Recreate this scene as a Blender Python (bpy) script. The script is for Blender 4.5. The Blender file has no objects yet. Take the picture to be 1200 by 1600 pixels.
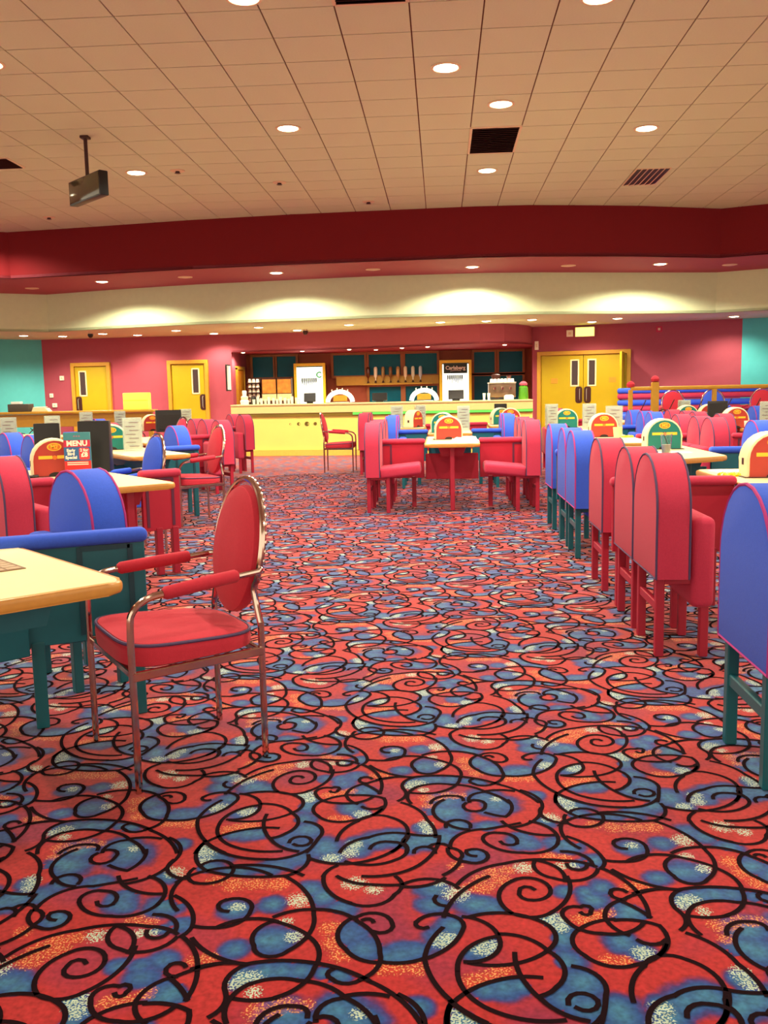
import bpy, bmesh, math, random
import numpy as np
from mathutils import Vector, Matrix
random.seed(7)
R = math.radians
scene = bpy.context.scene
COL = scene.collection

# ------------------------------------------------------------------ camera
F_PX = 1430.0
yaw, pitch, roll = 0.0645, math.atan(186.5 / F_PX), 0.02
fw = Vector((-math.sin(yaw) * math.cos(pitch), math.cos(yaw) * math.cos(pitch), -math.sin(pitch)))
rt = Vector((math.cos(yaw), math.sin(yaw), 0))
up = rt.cross(fw)
r2 = rt * math.cos(roll) - up * math.sin(roll)
u2 = up * math.cos(roll) + rt * math.sin(roll)
cam_d = bpy.data.cameras.new('camera')
cam = bpy.data.objects.new('camera', cam_d)
COL.objects.link(cam)
M = Matrix((r2, u2, -fw)).transposed().to_4x4()
M.translation = Vector((0, 0, 1.33))
cam.matrix_world = M
cam_d.sensor_fit = 'VERTICAL'
cam_d.sensor_height = 24.0
cam_d.lens = 24.0 * F_PX / 1600.0
cam_d.clip_end = 200
scene.camera = cam

# ------------------------------------------------------------------ world and exposure
world = bpy.data.worlds.new('world'); scene.world = world
world.use_nodes = True
bg = world.node_tree.nodes['Background']
bg.inputs[0].default_value = (1.0, 0.88, 0.66, 1)
bg.inputs[1].default_value = 1.28
vs = scene.view_settings
vs.view_transform = 'Standard'; vs.look = 'None'; vs.gamma = 1.0; vs.use_curve_mapping = False
vs.exposure = 0.5
WARM = (1.0, 0.88, 0.67)
P_MAIN, P_NEAR, P_SOFFIT, P_CREAM, P_BAR = 320.0, 56.0, 280.0, 120.0, 45.0
scene.cycles.max_bounces = 6; scene.cycles.diffuse_bounces = 3; scene.cycles.glossy_bounces = 3
scene.cycles.adaptive_threshold = 0.05

# ------------------------------------------------------------------ helpers
def srgb(r, g, b):
    f = lambda c: (c / 12.92 if c <= 0.04045 else ((c + 0.055) / 1.055) ** 2.4)
    return (f(r / 255), f(g / 255), f(b / 255), 1.0)

MATS = {}
def mat(name, col, rough=0.6, metal=0.0, var=0.08, scale=30.0, bump=0.0, bscale=None, spec=0.4, emit=0.0, alpha=None, trans=0.0, sheen=0.0, coat=0.0):
    if name in MATS: return MATS[name]
    m = bpy.data.materials.new(name); m.use_nodes = True
    nt = m.node_tree; n = nt.nodes; l = nt.links
    b = n['Principled BSDF']
    b.inputs['Roughness'].default_value = rough
    b.inputs['Metallic'].default_value = metal
    b.inputs['Specular IOR Level'].default_value = spec
    if sheen: b.inputs['Sheen Weight'].default_value = sheen; b.inputs['Sheen Roughness'].default_value = .4
    if coat: b.inputs['Coat Weight'].default_value = coat; b.inputs['Coat Roughness'].default_value = .15
    tc = n.new('ShaderNodeTexCoord')
    no = n.new('ShaderNodeTexNoise'); no.inputs['Scale'].default_value = scale; no.inputs['Detail'].default_value = 3
    l.new(tc.outputs['Object'], no.inputs['Vector'])
    mx = n.new('ShaderNodeMix'); mx.data_type = 'RGBA'
    lo = tuple(max(0, c * (1 - var)) for c in col[:3]) + (1,)
    hi = tuple(min(1, c * (1 + var)) for c in col[:3]) + (1,)
    mx.inputs[6].default_value = lo; mx.inputs[7].default_value = hi
    l.new(no.outputs['Fac'], mx.inputs[0])
    l.new(mx.outputs[2], b.inputs['Base Color'])
    if bump:
        bp = n.new('ShaderNodeBump'); bp.inputs['Strength'].default_value = bump; bp.inputs['Distance'].default_value = .01
        nb = no
        if bscale:
            nb = n.new('ShaderNodeTexNoise'); nb.inputs['Scale'].default_value = bscale; nb.inputs['Detail'].default_value = 2
            l.new(tc.outputs['Object'], nb.inputs['Vector'])
        l.new(nb.outputs['Fac'], bp.inputs['Height']); l.new(bp.outputs['Normal'], b.inputs['Normal'])
    if emit:
        l.new(mx.outputs[2], b.inputs['Emission Color']); b.inputs['Emission Strength'].default_value = emit
    if trans: b.inputs['Transmission Weight'].default_value = trans
    if alpha is not None: b.inputs['Alpha'].default_value = alpha
    MATS[name] = m
    return m

def finish(bm, name, m, smooth=0.6):
    bmesh.ops.recalc_face_normals(bm, faces=bm.faces[:])
    me = bpy.data.meshes.new(name)
    bm.to_mesh(me); bm.free()
    if m: me.materials.append(m)
    if smooth:
        me.polygons.foreach_set('use_smooth', [True] * len(me.polygons))
        me.set_sharp_from_angle(angle=smooth)
    return me

def a_box(bm, size, c=(0, 0, 0), bev=0.0, seg=2, rz=0.0, rot=None):
    t = bmesh.new()
    bmesh.ops.create_cube(t, size=1.0)
    bmesh.ops.scale(t, vec=size, verts=t.verts)
    if bev: bmesh.ops.bevel(t, geom=t.edges[:], offset=bev, segments=seg, affect='EDGES', profile=.5)
    mtx = Matrix.Translation(c) @ (rot if rot else Matrix.Rotation(rz, 4, 'Z'))
    bmesh.ops.transform(t, matrix=mtx, verts=t.verts)
    _merge(bm, t)

def _merge(bm, t):
    vm = {v: bm.verts.new(v.co) for v in t.verts}
    for f in t.faces:
        try: bm.faces.new([vm[v] for v in f.verts])
        except ValueError: pass
    t.free()

def a_tube(bm, pts, r, n=8, closed=False, cap=True):
    pts = [Vector(p) for p in pts]; N = len(pts)
    rings = []; prev = None
    for i, p in enumerate(pts):
        if closed: d = pts[(i + 1) % N] - pts[i - 1]
        else: d = pts[min(i + 1, N - 1)] - pts[max(i - 1, 0)]
        d.normalize()
        if prev is None:
            a = Vector((0, 0, 1)) if abs(d.z) < .9 else Vector((1, 0, 0))
            u = d.cross(a).normalized()
        else:
            u = (prev - d * prev.dot(d)).normalized()
        prev = u; v = d.cross(u)
        rr = r[i] if isinstance(r, (list, tuple)) else r
        rings.append([bm.verts.new(p + (u * math.cos(2 * math.pi * k / n) + v * math.sin(2 * math.pi * k / n)) * rr) for k in range(n)])
    for i in range(N if closed else N - 1):
        A, B = rings[i], rings[(i + 1) % N]
        for k in range(n): bm.faces.new((A[k], A[(k + 1) % n], B[(k + 1) % n], B[k]))
    if cap and not closed:
        bm.faces.new(rings[0]); bm.faces.new(rings[-1])

def a_prism(bm, outline, t0, t1, axis='z', bev=0.0, seg=2):
    """outline: 2-D points; extruded along axis from t0 to t1 (axis x: (y,z), y: (x,z), z: (x,y))"""
    t = bmesh.new()
    def P(p, q): return {'z': (p[0], p[1], q), 'x': (q, p[0], p[1]), 'y': (p[0], q, p[1])}[axis]
    A = [t.verts.new(P(p, t0)) for p in outline]; B = [t.verts.new(P(p, t1)) for p in outline]
    n = len(outline)
    fa = t.faces.new(A); fb = t.faces.new(B[::-1])
    for i in range(n): t.faces.new((A[i], A[(i + 1) % n], B[(i + 1) % n], B[i]))
    if bev:
        ed = list({e for f in (fa, fb) for e in f.edges})
        bmesh.ops.bevel(t, geom=ed, offset=bev, segments=seg, affect='EDGES', profile=.5)
    _merge(bm, t)

def a_lathe(bm, prof, c=(0, 0, 0), n=16, axis='z'):
    rings = []
    for r, h in prof:
        ring = []
        for k in range(n):
            a = 2 * math.pi * k / n
            p = (r * math.cos(a), r * math.sin(a), h) if axis == 'z' else (r * math.cos(a), h, r * math.sin(a))
            ring.append(bm.verts.new((c[0] + p[0], c[1] + p[1], c[2] + p[2])))
        rings.append(ring)
    for A, B in zip(rings, rings[1:]):
        for k in range(n): bm.faces.new((A[k], A[(k + 1) % n], B[(k + 1) % n], B[k]))
    bm.faces.new(rings[0]); bm.faces.new(rings[-1])

CACHE = {}
def mesh(key, m, fn, smooth=0.6):
    k = (key, m.name if m else None)
    if k not in CACHE:
        bm = bmesh.new(); fn(bm)
        CACHE[k] = finish(bm, key, m, smooth)
    return CACHE[k]

def link(name, data, parent=None, loc=(0, 0, 0), rz=0.0):
    o = bpy.data.objects.new(name, data)
    COL.objects.link(o)
    o.location = loc; o.rotation_euler = (0, 0, rz)
    if parent: o.parent = parent
    return o

def part(name, key, m, fn, parent, loc=(0, 0, 0), rz=0.0, smooth=0.6):
    return link(name, mesh(key, m, fn, smooth), parent, loc, rz)

def tag(o, label, cat, group=None):
    o['label'] = label; o['category'] = cat
    if group: o['group'] = group
    return o

def thing(name, label, cat, loc, rz=0.0, group=None):
    o = link(name, None, None, loc, rz)
    o.empty_display_size = .1
    return tag(o, label, cat, group)

def struct(name, me, parent=None, loc=(0, 0, 0), rz=0.0):
    o = link(name, me, parent, loc, rz)
    if not parent: o['kind'] = 'structure'
    return o

def one(name, m, fn, smooth=0.6):
    bm = bmesh.new(); fn(bm)
    return finish(bm, name, m, smooth)

def text_mesh(s, size, m, bold=0.0, depth=0.0):
    k = ('txt', s, size, m.name)
    if k in CACHE: return CACHE[k]
    cu = bpy.data.curves.new('t', 'FONT'); cu.body = s; cu.size = size
    cu.align_x = 'CENTER'; cu.align_y = 'CENTER'; cu.offset = bold; cu.extrude = depth; cu.resolution_u = 3
    o = bpy.data.objects.new('t', cu); COL.objects.link(o)
    dg = bpy.context.evaluated_depsgraph_get(); dg.update()
    me = bpy.data.meshes.new_from_object(o.evaluated_get(dg))
    bpy.data.objects.remove(o); bpy.data.curves.remove(cu)
    me.materials.clear(); me.materials.append(m)
    CACHE[k] = me
    return me

def put_text(name, s, size, m, parent, loc, face='-y', bold=0.0, rot=None):
    o = link(name, text_mesh(s, size, m, bold, 0.0004), parent, loc)
    o.rotation_euler = rot if rot else {'-y': (R(90), 0, 0), '+y': (R(90), 0, R(180))}[face]
    return o

# ------------------------------------------------------------------ materials
M_red = mat('wall_paint_crimson', srgb(164, 74, 88), .7, var=.06, scale=8, bump=.25, bscale=120, spec=.25)
M_redd = mat('bulkhead_paint_deep_red', srgb(116, 17, 24), .75, var=.05, scale=8, bump=.2, bscale=120, spec=.2)
M_teal = mat('wall_paint_teal', srgb(84, 188, 188), .7, var=.06, scale=8, bump=.25, bscale=120, spec=.25)
M_cream = mat('wall_paint_cream', srgb(208, 222, 180), .75, var=.05, scale=10, bump=.2, bscale=100, spec=.2)
M_tile = mat('ceiling_tile_mineral_fibre', srgb(212, 218, 184), .85, var=.05, scale=60, bump=.15, bscale=300, spec=.1)
M_grid = mat('ceiling_grid_shadow_gap', srgb(110, 70, 50), .8, var=.05, spec=.1)
M_pink = mat('fabric_crimson_pink', srgb(190, 56, 82), .85, var=.10, scale=90, bump=.25, bscale=450, spec=.15, sheen=.10)
M_chairred = mat('fabric_chair_red', srgb(186, 48, 64), .85, var=.10, scale=90, bump=.25, bscale=450, spec=.15, sheen=.10)
M_blue = mat('fabric_royal_blue', srgb(58, 92, 208), .85, var=.10, scale=90, bump=.25, bscale=450, spec=.15, sheen=.10)
M_pipeP = mat('piping_magenta', srgb(170, 40, 120), .7, var=.05)
M_pipeB = mat('piping_slate_blue', srgb(74, 56, 92), .7, var=.05)
M_redpanel = mat('panel_laminate_red', srgb(176, 32, 56), .5, var=.06, scale=20, spec=.35)
M_tealpanel = mat('panel_laminate_teal', srgb(16, 96, 110), .45, var=.08, scale=20, spec=.4)
M_redmetal = mat('powder_coat_red', srgb(160, 30, 52), .4, var=.05, spec=.4)
M_tealmetal = mat('powder_coat_teal', srgb(18, 88, 98), .35, var=.05, spec=.45)
M_trim = mat('panel_trim_dark', srgb(92, 40, 66), .5, var=.05)
M_trimT = mat('panel_trim_dark_teal', srgb(14, 62, 76), .5, var=.05)
M_top = mat('table_laminate_beech', srgb(246, 228, 172), .3, var=.05, scale=25, spec=.5)
M_edge = mat('table_edge_wood', srgb(196, 138, 62), .3, var=.12, scale=40, spec=.5)
M_wood = mat('joinery_golden_wood', srgb(190, 142, 40), .4, var=.12, scale=14, spec=.4)
M_yellow = mat('door_paint_yellow', srgb(178, 154, 3), .45, var=.05, scale=6, spec=.4)
M_chrome = mat('chrome_tube', (.60, .45, .38, 1), .14, 1.0, var=.03)  # brownish tint paints the red room's reflection into the metal
M_cream2 = mat('machine_shell_cream', srgb(238, 218, 172), .5, var=.04)
M_faceR = mat('machine_face_red', srgb(172, 54, 42), .4, var=.06)
M_faceT = mat('machine_face_teal', srgb(10, 112, 104), .4, var=.06)
M_orange = mat('decal_orange', srgb(232, 118, 30), .5, var=.06)
M_gold = mat('decal_yellow', srgb(246, 190, 50), .5, var=.05)
M_dark = mat('dark_plastic', srgb(30, 22, 20), .45, var=.1)
M_black = mat('black_plastic', srgb(24, 22, 22), .35, var=.1)
M_white = mat('white_plastic', srgb(240, 232, 214), .5, var=.03)
M_paper = mat('paper_white', srgb(244, 240, 228), .8, var=.03)
M_glass = mat('clear_glass', (.95, .97, .97, 1), .04, trans=1.0, var=0)
M_acry = mat('acrylic_panel', srgb(196, 214, 200), .12, var=.05, scale=12, alpha=.30, spec=.6)
M_print = mat('menu_print_grey', srgb(200, 192, 176), .4, var=.25, scale=22, alpha=.6)
M_ink = mat('menu_ink', srgb(120, 96, 100), .6, var=.2, scale=80)
M_lamp = mat('lamp_lens_lit', (1.0, .86, .56, 1), .5, emit=14.0, var=.0)
M_lampoff = mat('lamp_lens_unlit', srgb(220, 190, 160), .3, var=.03)
M_rim = mat('lamp_rim_white', srgb(225, 200, 165), .5, var=.03)
M_steel = mat('brushed_steel', (.62, .60, .56, 1), .3, 1.0, var=.06)
M_window = mat('window_glass_painted_reflection', srgb(6, 92, 112), .3, var=.5, scale=1.6, spec=.15)  # teal base colour paints in the reflection of the teal wall
M_brown = mat('dark_brown_metal', srgb(58, 22, 12), .5, var=.1)
# ------------------------------------------------------------------ carpet repeat, in metres on the floor
LAT_A = (1.0907, 0.3554)
LAT_B = (0.3599, 1.0615)
ARCS = [(0.33, 2.391, 0.321, 2.294, 0.27, 2.217), (0.27, 2.217, 0.218, 2.19, 0.165, 2.207), (0.165, 2.207, 0.137, 2.289, 0.177, 2.362), (0.177, 2.362, 0.231, 2.379, 0.275, 2.335), (0.275, 2.335, 0.264, 2.287, 0.226, 2.269), (0.226, 2.269, 0.194, 2.285, 0.193, 2.311), (0.193, 2.311, 0.215, 2.335, 0.234, 2.321), (0.115, 2.385, 0.037, 2.302, -0.009, 2.185), (-0.012, 2.138, -0.043, 2.074, -0.055, 2.01), (0.002, 2.195, 0.037, 2.167, 0.037, 2.126), (0.037, 2.126, 0.001, 2.054, -0.055, 2.008), (-0.055, 2.01, -0.034, 1.928, 0.009, 1.856), (0.009, 1.856, 0.045, 1.819, 0.08, 1.793), (0.04, 2.188, 0.093, 2.164, 0.126, 2.097), (0.126, 2.097, 0.112, 2.032, 0.04, 2), (0.119, 2.103, 0.057, 2.064, 0.022, 1.969), (0.022, 1.969, 0.042, 1.886, 0.091, 1.834), (0.091, 1.834, 0.162, 1.805, 0.247, 1.806), (0.056, 2.187, 0.144, 2.207, 0.227, 2.178), (0.227, 2.178, 0.265, 2.115, 0.24, 2.053), (0.24, 2.053, 0.16, 1.999, 0.05, 1.997), (0.127, 2.115, 0.194, 2.099, 0.239, 2.049), (0.239, 2.049, 0.269, 1.985, 0.243, 1.915), (0.243, 1.915, 0.227, 1.896, 0.207, 1.884), (0.011, 1.856, 0.057, 1.905, 0.126, 1.941), (0.126, 1.941, 0.17, 1.95, 0.213, 1.948), (0.159, 2.038, 0.169, 1.942, 0.205, 1.87), (0.205, 1.87, 0.241, 1.829, 0.296, 1.804), (0.261, 1.858, 0.295, 1.897, 0.326, 1.874), (0.326, 1.874, 0.302, 1.838, 0.276, 1.848), (0.289, 1.992, 0.34, 1.96, 0.347, 1.889), (0.347, 1.889, 0.333, 1.832, 0.322, 1.799), (0.009, 1.856, -0.002, 1.821, -0.005, 1.787), (-0.16, 1.995, -0.105, 1.992, -0.052, 2.013), (0.002, 2.197, -0.053, 2.188, -0.079, 2.159), (-0.079, 2.159, -0.068, 2.134, -0.049, 2.137), (-0.003, 2.236, -0.031, 2.253, -0.029, 2.284), (-0.122, 2.335, -0.044, 2.368, 0.031, 2.323), (-0.121, 2.326, -0.055, 2.334, -0.006, 2.373), (-0.568, 2.193, -0.597, 2.207, -0.586, 2.248), (-0.586, 2.248, -0.542, 2.254, -0.51, 2.199), (-0.51, 2.199, -0.538, 2.136, -0.589, 2.12), (-0.589, 2.12, -0.616, 2.12, -0.645, 2.126), (-0.583, 2.119, -0.505, 2.161, -0.432, 2.151), (-0.432, 2.151, -0.384, 2.127, -0.344, 2.096), (-0.438, 2.155, -0.48, 2.105, -0.471, 2.048), (-0.471, 2.048, -0.421, 2.005, -0.384, 2.029), (-0.384, 2.029, -0.362, 2.056, -0.344, 2.096), (-0.447, 2.37, -0.375, 2.285, -0.343, 2.185), (-0.343, 2.185, -0.338, 2.128, -0.346, 2.091), (-0.344, 2.091, -0.309, 2.032, -0.311, 1.966), (-0.311, 1.966, -0.337, 1.895, -0.384, 1.857), (-0.384, 1.857, -0.434, 1.847, -0.492, 1.857), (-0.631, 2.074, -0.555, 2.003, -0.476, 1.975), (-0.476, 1.975, -0.403, 1.991, -0.321, 1.986), (-0.321, 1.986, -0.248, 1.964, -0.18, 1.923), (-0.18, 1.923, -0.104, 1.859, -0.06, 1.788), (-0.471, 1.975, -0.505, 1.932, -0.499, 1.871), (-0.499, 1.871, -0.494, 1.825, -0.516, 1.789), (-0.474, 1.771, -0.485, 1.846, -0.451, 1.903), (-0.451, 1.903, -0.401, 1.924, -0.341, 1.919), (-0.341, 1.919, -0.28, 1.905, -0.227, 1.862), (-0.228, 1.869, -0.186, 1.878, -0.133, 1.871), (-0.227, 1.862, -0.186, 1.828, -0.155, 1.782), (-0.283, 1.784, -0.28, 1.829, -0.237, 1.861), (-0.303, 1.797, -0.312, 1.824, -0.337, 1.831), (-0.337, 1.831, -0.382, 1.821, -0.41, 1.773), (-0.598, 1.952, -0.552, 1.972, -0.476, 1.975), (-0.238, 2.178, -0.272, 2.112, -0.246, 2.042), (-0.246, 2.042, -0.206, 2.001, -0.165, 1.991), (-0.228, 2.159, -0.183, 2.105, -0.162, 2.028), (-0.162, 2.028, -0.168, 1.962, -0.2, 1.926), (-0.2, 1.926, -0.237, 1.912, -0.266, 1.928), (-0.266, 1.928, -0.278, 1.947, -0.268, 1.963), (-0.444, 2.172, -0.396, 2.201, -0.341, 2.209), (-0.341, 2.209, -0.279, 2.198, -0.231, 2.164), (-0.23, 2.18, -0.179, 2.197, -0.139, 2.153), (-0.139, 2.153, -0.152, 2.114, -0.184, 2.116), (-0.187, 2.156, -0.199, 2.17, -0.215, 2.164), (-0.341, 2.373, -0.312, 2.287, -0.255, 2.242), (-0.255, 2.242, -0.187, 2.234, -0.14, 2.286), (-0.14, 2.286, -0.122, 2.335, -0.141, 2.378), (-0.13, 2.334, -0.194, 2.333, -0.23, 2.337), (-0.304, 2.374, -0.266, 2.347, -0.224, 2.334), (-1.079, 2.183, -1.05, 2.272, -0.969, 2.306), (-0.969, 2.306, -0.905, 2.33, -0.863, 2.348), (-0.918, 2.358, -0.87, 2.298, -0.767, 2.272), (-0.831, 2.36, -0.765, 2.295, -0.763, 2.222), (-0.763, 2.222, -0.8, 2.176, -0.869, 2.164), (-0.869, 2.164, -0.946, 2.187, -0.978, 2.226), (-0.978, 2.226, -0.973, 2.27, -0.93, 2.282), (-0.93, 2.282, -0.888, 2.26, -0.883, 2.219), (-0.883, 2.219, -0.908, 2.208, -0.931, 2.23), (-1.081, 2.188, -1.046, 2.154, -1.053, 2.121), (-1.087, 2.183, -1.074, 2.134, -1.036, 2.107), (-1.036, 2.107, -0.987, 2.109, -0.972, 2.147), (-0.972, 2.147, -0.995, 2.18, -1.032, 2.174), (-1.032, 2.174, -1.032, 2.155, -1.006, 2.141), (-1.143, 2.191, -1.123, 2.21, -1.079, 2.183), (-1.053, 2.107, -1.069, 2.069, -1.1, 2.033), (-1.062, 1.987, -1.005, 2.062, -0.928, 2.101), (-0.928, 2.101, -0.854, 2.124, -0.754, 2.12), (-0.754, 2.12, -0.707, 2.112, -0.673, 2.09), (-0.759, 2.173, -0.703, 2.155, -0.681, 2.099), (-0.841, 2.118, -0.845, 2.076, -0.797, 2.025), (-0.797, 2.025, -0.712, 2.023, -0.67, 2.077), (-0.83, 2.118, -0.775, 2.069, -0.77, 2.009), (-0.753, 2.102, -0.716, 2.071, -0.697, 2.097), (-0.73, 2.265, -0.684, 2.224, -0.646, 2.138), (-0.646, 2.138, -0.649, 2.1, -0.66, 2.082), (-0.728, 2.363, -0.742, 2.275, -0.703, 2.194), (-0.66, 2.082, -0.602, 2.005, -0.584, 1.949), (-0.584, 1.949, -0.577, 1.902, -0.582, 1.843), (-0.634, 1.92, -0.597, 1.948, -0.523, 1.979), (-0.625, 1.924, -0.657, 1.939, -0.653, 1.967), (-0.653, 1.967, -0.629, 1.973, -0.615, 1.96), (-0.692, 1.839, -0.678, 1.884, -0.639, 1.92), (-0.692, 1.839, -0.68, 1.797, -0.648, 1.764), (-0.638, 1.916, -0.594, 1.868, -0.578, 1.843), (0.343, 2.239, 0.366, 2.244, 0.367, 2.22), (0.367, 2.22, 0.352, 2.205, 0.341, 2.216), (0.343, 2.241, 0.297, 2.223, 0.298, 2.184), (0.298, 2.184, 0.324, 2.143, 0.378, 2.124), (0.378, 2.124, 0.441, 2.129, 0.492, 2.176), (0.329, 2.144, 0.376, 2.177, 0.421, 2.188), (0.42, 2.183, 0.483, 2.182, 0.526, 2.163), (0.526, 2.163, 0.534, 2.11, 0.498, 2.04), (0.46, 2.099, 0.502, 2.083, 0.527, 2.101), (0.329, 2.144, 0.302, 2.085, 0.323, 2.035), (0.323, 2.035, 0.371, 1.996, 0.435, 2.002), (0.435, 2.002, 0.479, 2.023, 0.523, 2.083), (0.403, 1.87, 0.409, 1.92, 0.454, 1.998), (0.454, 1.998, 0.513, 2.042, 0.558, 2.026), (0.558, 2.026, 0.606, 1.972, 0.603, 1.883), (0.603, 1.883, 0.593, 1.842, 0.572, 1.807), (0.42, 1.802, 0.434, 1.843, 0.496, 1.894), (0.496, 1.894, 0.56, 1.925, 0.614, 1.92), (0.614, 1.92, 0.657, 1.91, 0.702, 1.912), (0.506, 1.825, 0.524, 1.86, 0.567, 1.868), (0.567, 1.868, 0.606, 1.849, 0.614, 1.809), (0.586, 2.133, 0.632, 2.095, 0.671, 2.013), (0.671, 2.013, 0.694, 1.952, 0.698, 1.901), (-0.007, 2.862, -0.041, 2.769, -0.001, 2.698), (-0.001, 2.698, 0.031, 2.667, 0.07, 2.657), (0.202, 2.866, 0.211, 2.805, 0.186, 2.745), (0.186, 2.745, 0.154, 2.756, 0.124, 2.773), (0.065, 2.84, 0.094, 2.78, 0.126, 2.818), (0.126, 2.818, 0.111, 2.857, 0.076, 2.856), (0.25, 2.94, 0.306, 2.868, 0.301, 2.791), (0.301, 2.791, 0.27, 2.718, 0.201, 2.674), (-0.001, 2.67, 0.032, 2.72, 0.074, 2.671), (0.303, 2.807, 0.311, 2.733, 0.367, 2.706), (-0.723, 2.565, -0.731, 2.482, -0.673, 2.393), (-0.673, 2.393, -0.56, 2.367, -0.442, 2.376), (-0.442, 2.376, -0.406, 2.417, -0.401, 2.49), (-0.726, 2.565, -0.644, 2.49, -0.518, 2.462), (-0.518, 2.462, -0.459, 2.476, -0.404, 2.527), (-0.702, 2.422, -0.66, 2.453, -0.608, 2.418), (-0.609, 2.424, -0.512, 2.426, -0.4, 2.377), (0.488, 2.766, 0.462, 2.694, 0.397, 2.685), (0.397, 2.685, 0.369, 2.72, 0.375, 2.763), (-1.476, 3.038, -1.375, 3.115, -1.22, 3.083), (-0.114, 2.612, -0.146, 2.533, -0.21, 2.47), (-0.21, 2.47, -0.269, 2.445, -0.396, 2.471), (-0.129, 2.572, -0.114, 2.522, -0.143, 2.472), (-0.143, 2.472, -0.238, 2.439, -0.289, 2.456), (-0.021, 2.615, -0.039, 2.511, -0.081, 2.437), (-0.081, 2.437, -0.145, 2.39, -0.233, 2.376), (-0.095, 2.51, -0.071, 2.548, -0.033, 2.511), (-0.311, 2.432, -0.332, 2.408, -0.343, 2.373)]
DISC_BLUE = [(-0.551, 2.203, 0.028), (-0.431, 2.071, 0.037), (-0.452, 2.07, 0.026), (-0.242, 2.104, 0.032), (-0.2, 2.044, 0.033), (-0.467, 1.929, 0.027), (-0.426, 1.95, 0.025), (-0.387, 1.955, 0.025), (-0.342, 1.957, 0.025), (-0.327, 2.276, 0.029), (-0.275, 2.216, 0.028), (-0.366, 2.306, 0.026), (-0.111, 2.029, 0.031), (-0.141, 2.016, 0.025), (-0.081, 2.039, 0.026), (-0.515, 2.034, 0.023), (-0.354, 1.795, 0.037), (-0.237, 1.82, 0.039), (-0.251, 1.944, 0.02), (-0.286, 1.951, 0.015), (-0.004, 2.093, 0.034), (0.082, 2.052, 0.033), (0.124, 1.911, 0.029), (0.085, 1.902, 0.021), (0.163, 1.919, 0.022), (0.276, 2.102, 0.031), (0.274, 2.009, 0.03), (0.302, 1.932, 0.041), (0.257, 1.879, 0.03), (0.303, 1.845, 0.034), (0.069, 2.246, 0.031), (0.112, 2.227, 0.03), (-0.038, 2.315, 0.029), (-0.037, 2.243, 0.028), (0.017, 2.148, 0.027), (0.419, 2.097, 0.026), (0.367, 1.847, 0.032), (0.457, 2.208, 0.027), (0.382, 2.275, 0.025), (0.415, 2.338, 0.023), (0.035, 1.809, 0.023), (0.471, 2.228, 0.035), (0.423, 2.089, 0.026), (0.456, 2.056, 0.023), (0.664, 1.959, 0.021), (0.636, 1.871, 0.034), (0.469, 1.858, 0.025), (0.552, 1.896, 0.028), (0.006, 2.77, 0.044), (-0.021, 2.785, 0.031), (0.151, 2.834, 0.048), (0.025, 2.67, 0.039), (0.123, 2.672, 0.029), (-0.059, 2.587, 0.035), (-0.008, 2.602, 0.032), (0.225, 2.581, 0.028), (0.243, 2.568, 0.022), (0.31, 2.719, 0.026), (0.337, 2.57, 0.031), (-0.162, 2.611, 0.029), (-0.115, 2.56, 0.032), (-0.732, 2.213, 0.028), (-0.673, 2.127, 0.022), (-0.873, 2.24, 0.026), (-0.863, 2.261, 0.02), (-1.008, 2.146, 0.033), (-0.838, 1.827, 0.022), (-0.81, 1.793, 0.024), (-1.002, 1.896, 0.025), (-1.149, 2.253, 0.029), (-0.719, 2.117, 0.019), (-0.773, 1.959, 0.02), (-0.723, 1.96, 0.018), (-0.066, 1.839, 0.021), (-0.457, 2.231, 0.023), (-0.677, 2.471, 0.037), (-0.708, 2.495, 0.025), (-0.598, 2.401, 0.03), (-0.54, 2.414, 0.03), (-0.481, 2.427, 0.034), (-0.428, 2.477, 0.031), (-0.259, 2.531, 0.028), (-0.212, 2.584, 0.032), (-0.155, 2.598, 0.032), (-0.072, 2.613, 0.032), (-0.36, 2.528, 0.032), (-0.335, 2.479, 0.025), (0.408, 2.764, 0.03), (0.506, 2.759, 0.03), (0.574, 2.767, 0.03)]
DISC_WHITE = [(-0.479, 1.906, 0.017), (-0.393, 2.253, 0.023), (-0.377, 2.264, 0.014), (-0.378, 2.09, 0.016), (-0.548, 2.218, 0.014), (-0.004, 2.084, 0.023), (0.093, 2.061, 0.023), (0.025, 2.296, 0.026), (-0.02, 2.359, 0.018), (0.27, 2.174, 0.027), (0.282, 2.147, 0.013), (0.017, 1.822, 0.014), (0.465, 2.048, 0.02), (0.676, 1.982, 0.022), (0.678, 1.944, 0.017), (0.458, 1.851, 0.018), (0.318, 2.733, 0.026), (-0.833, 1.827, 0.019), (-0.77, 2.087, 0.016), (-0.876, 2.08, 0.019), (-0.735, 2.096, 0.012), (-0.254, 2.342, 0.023), (-0.199, 2.311, 0.017), (0.633, 2.272, 0.025), (-0.41, 2.154, 0.014), (-0.194, 1.814, 0.014), (-0.436, 1.877, 0.014), (-0.705, 2.507, 0.025), (-0.695, 2.446, 0.019), (-0.334, 2.473, 0.019), (-0.282, 2.511, 0.019)]
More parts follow.
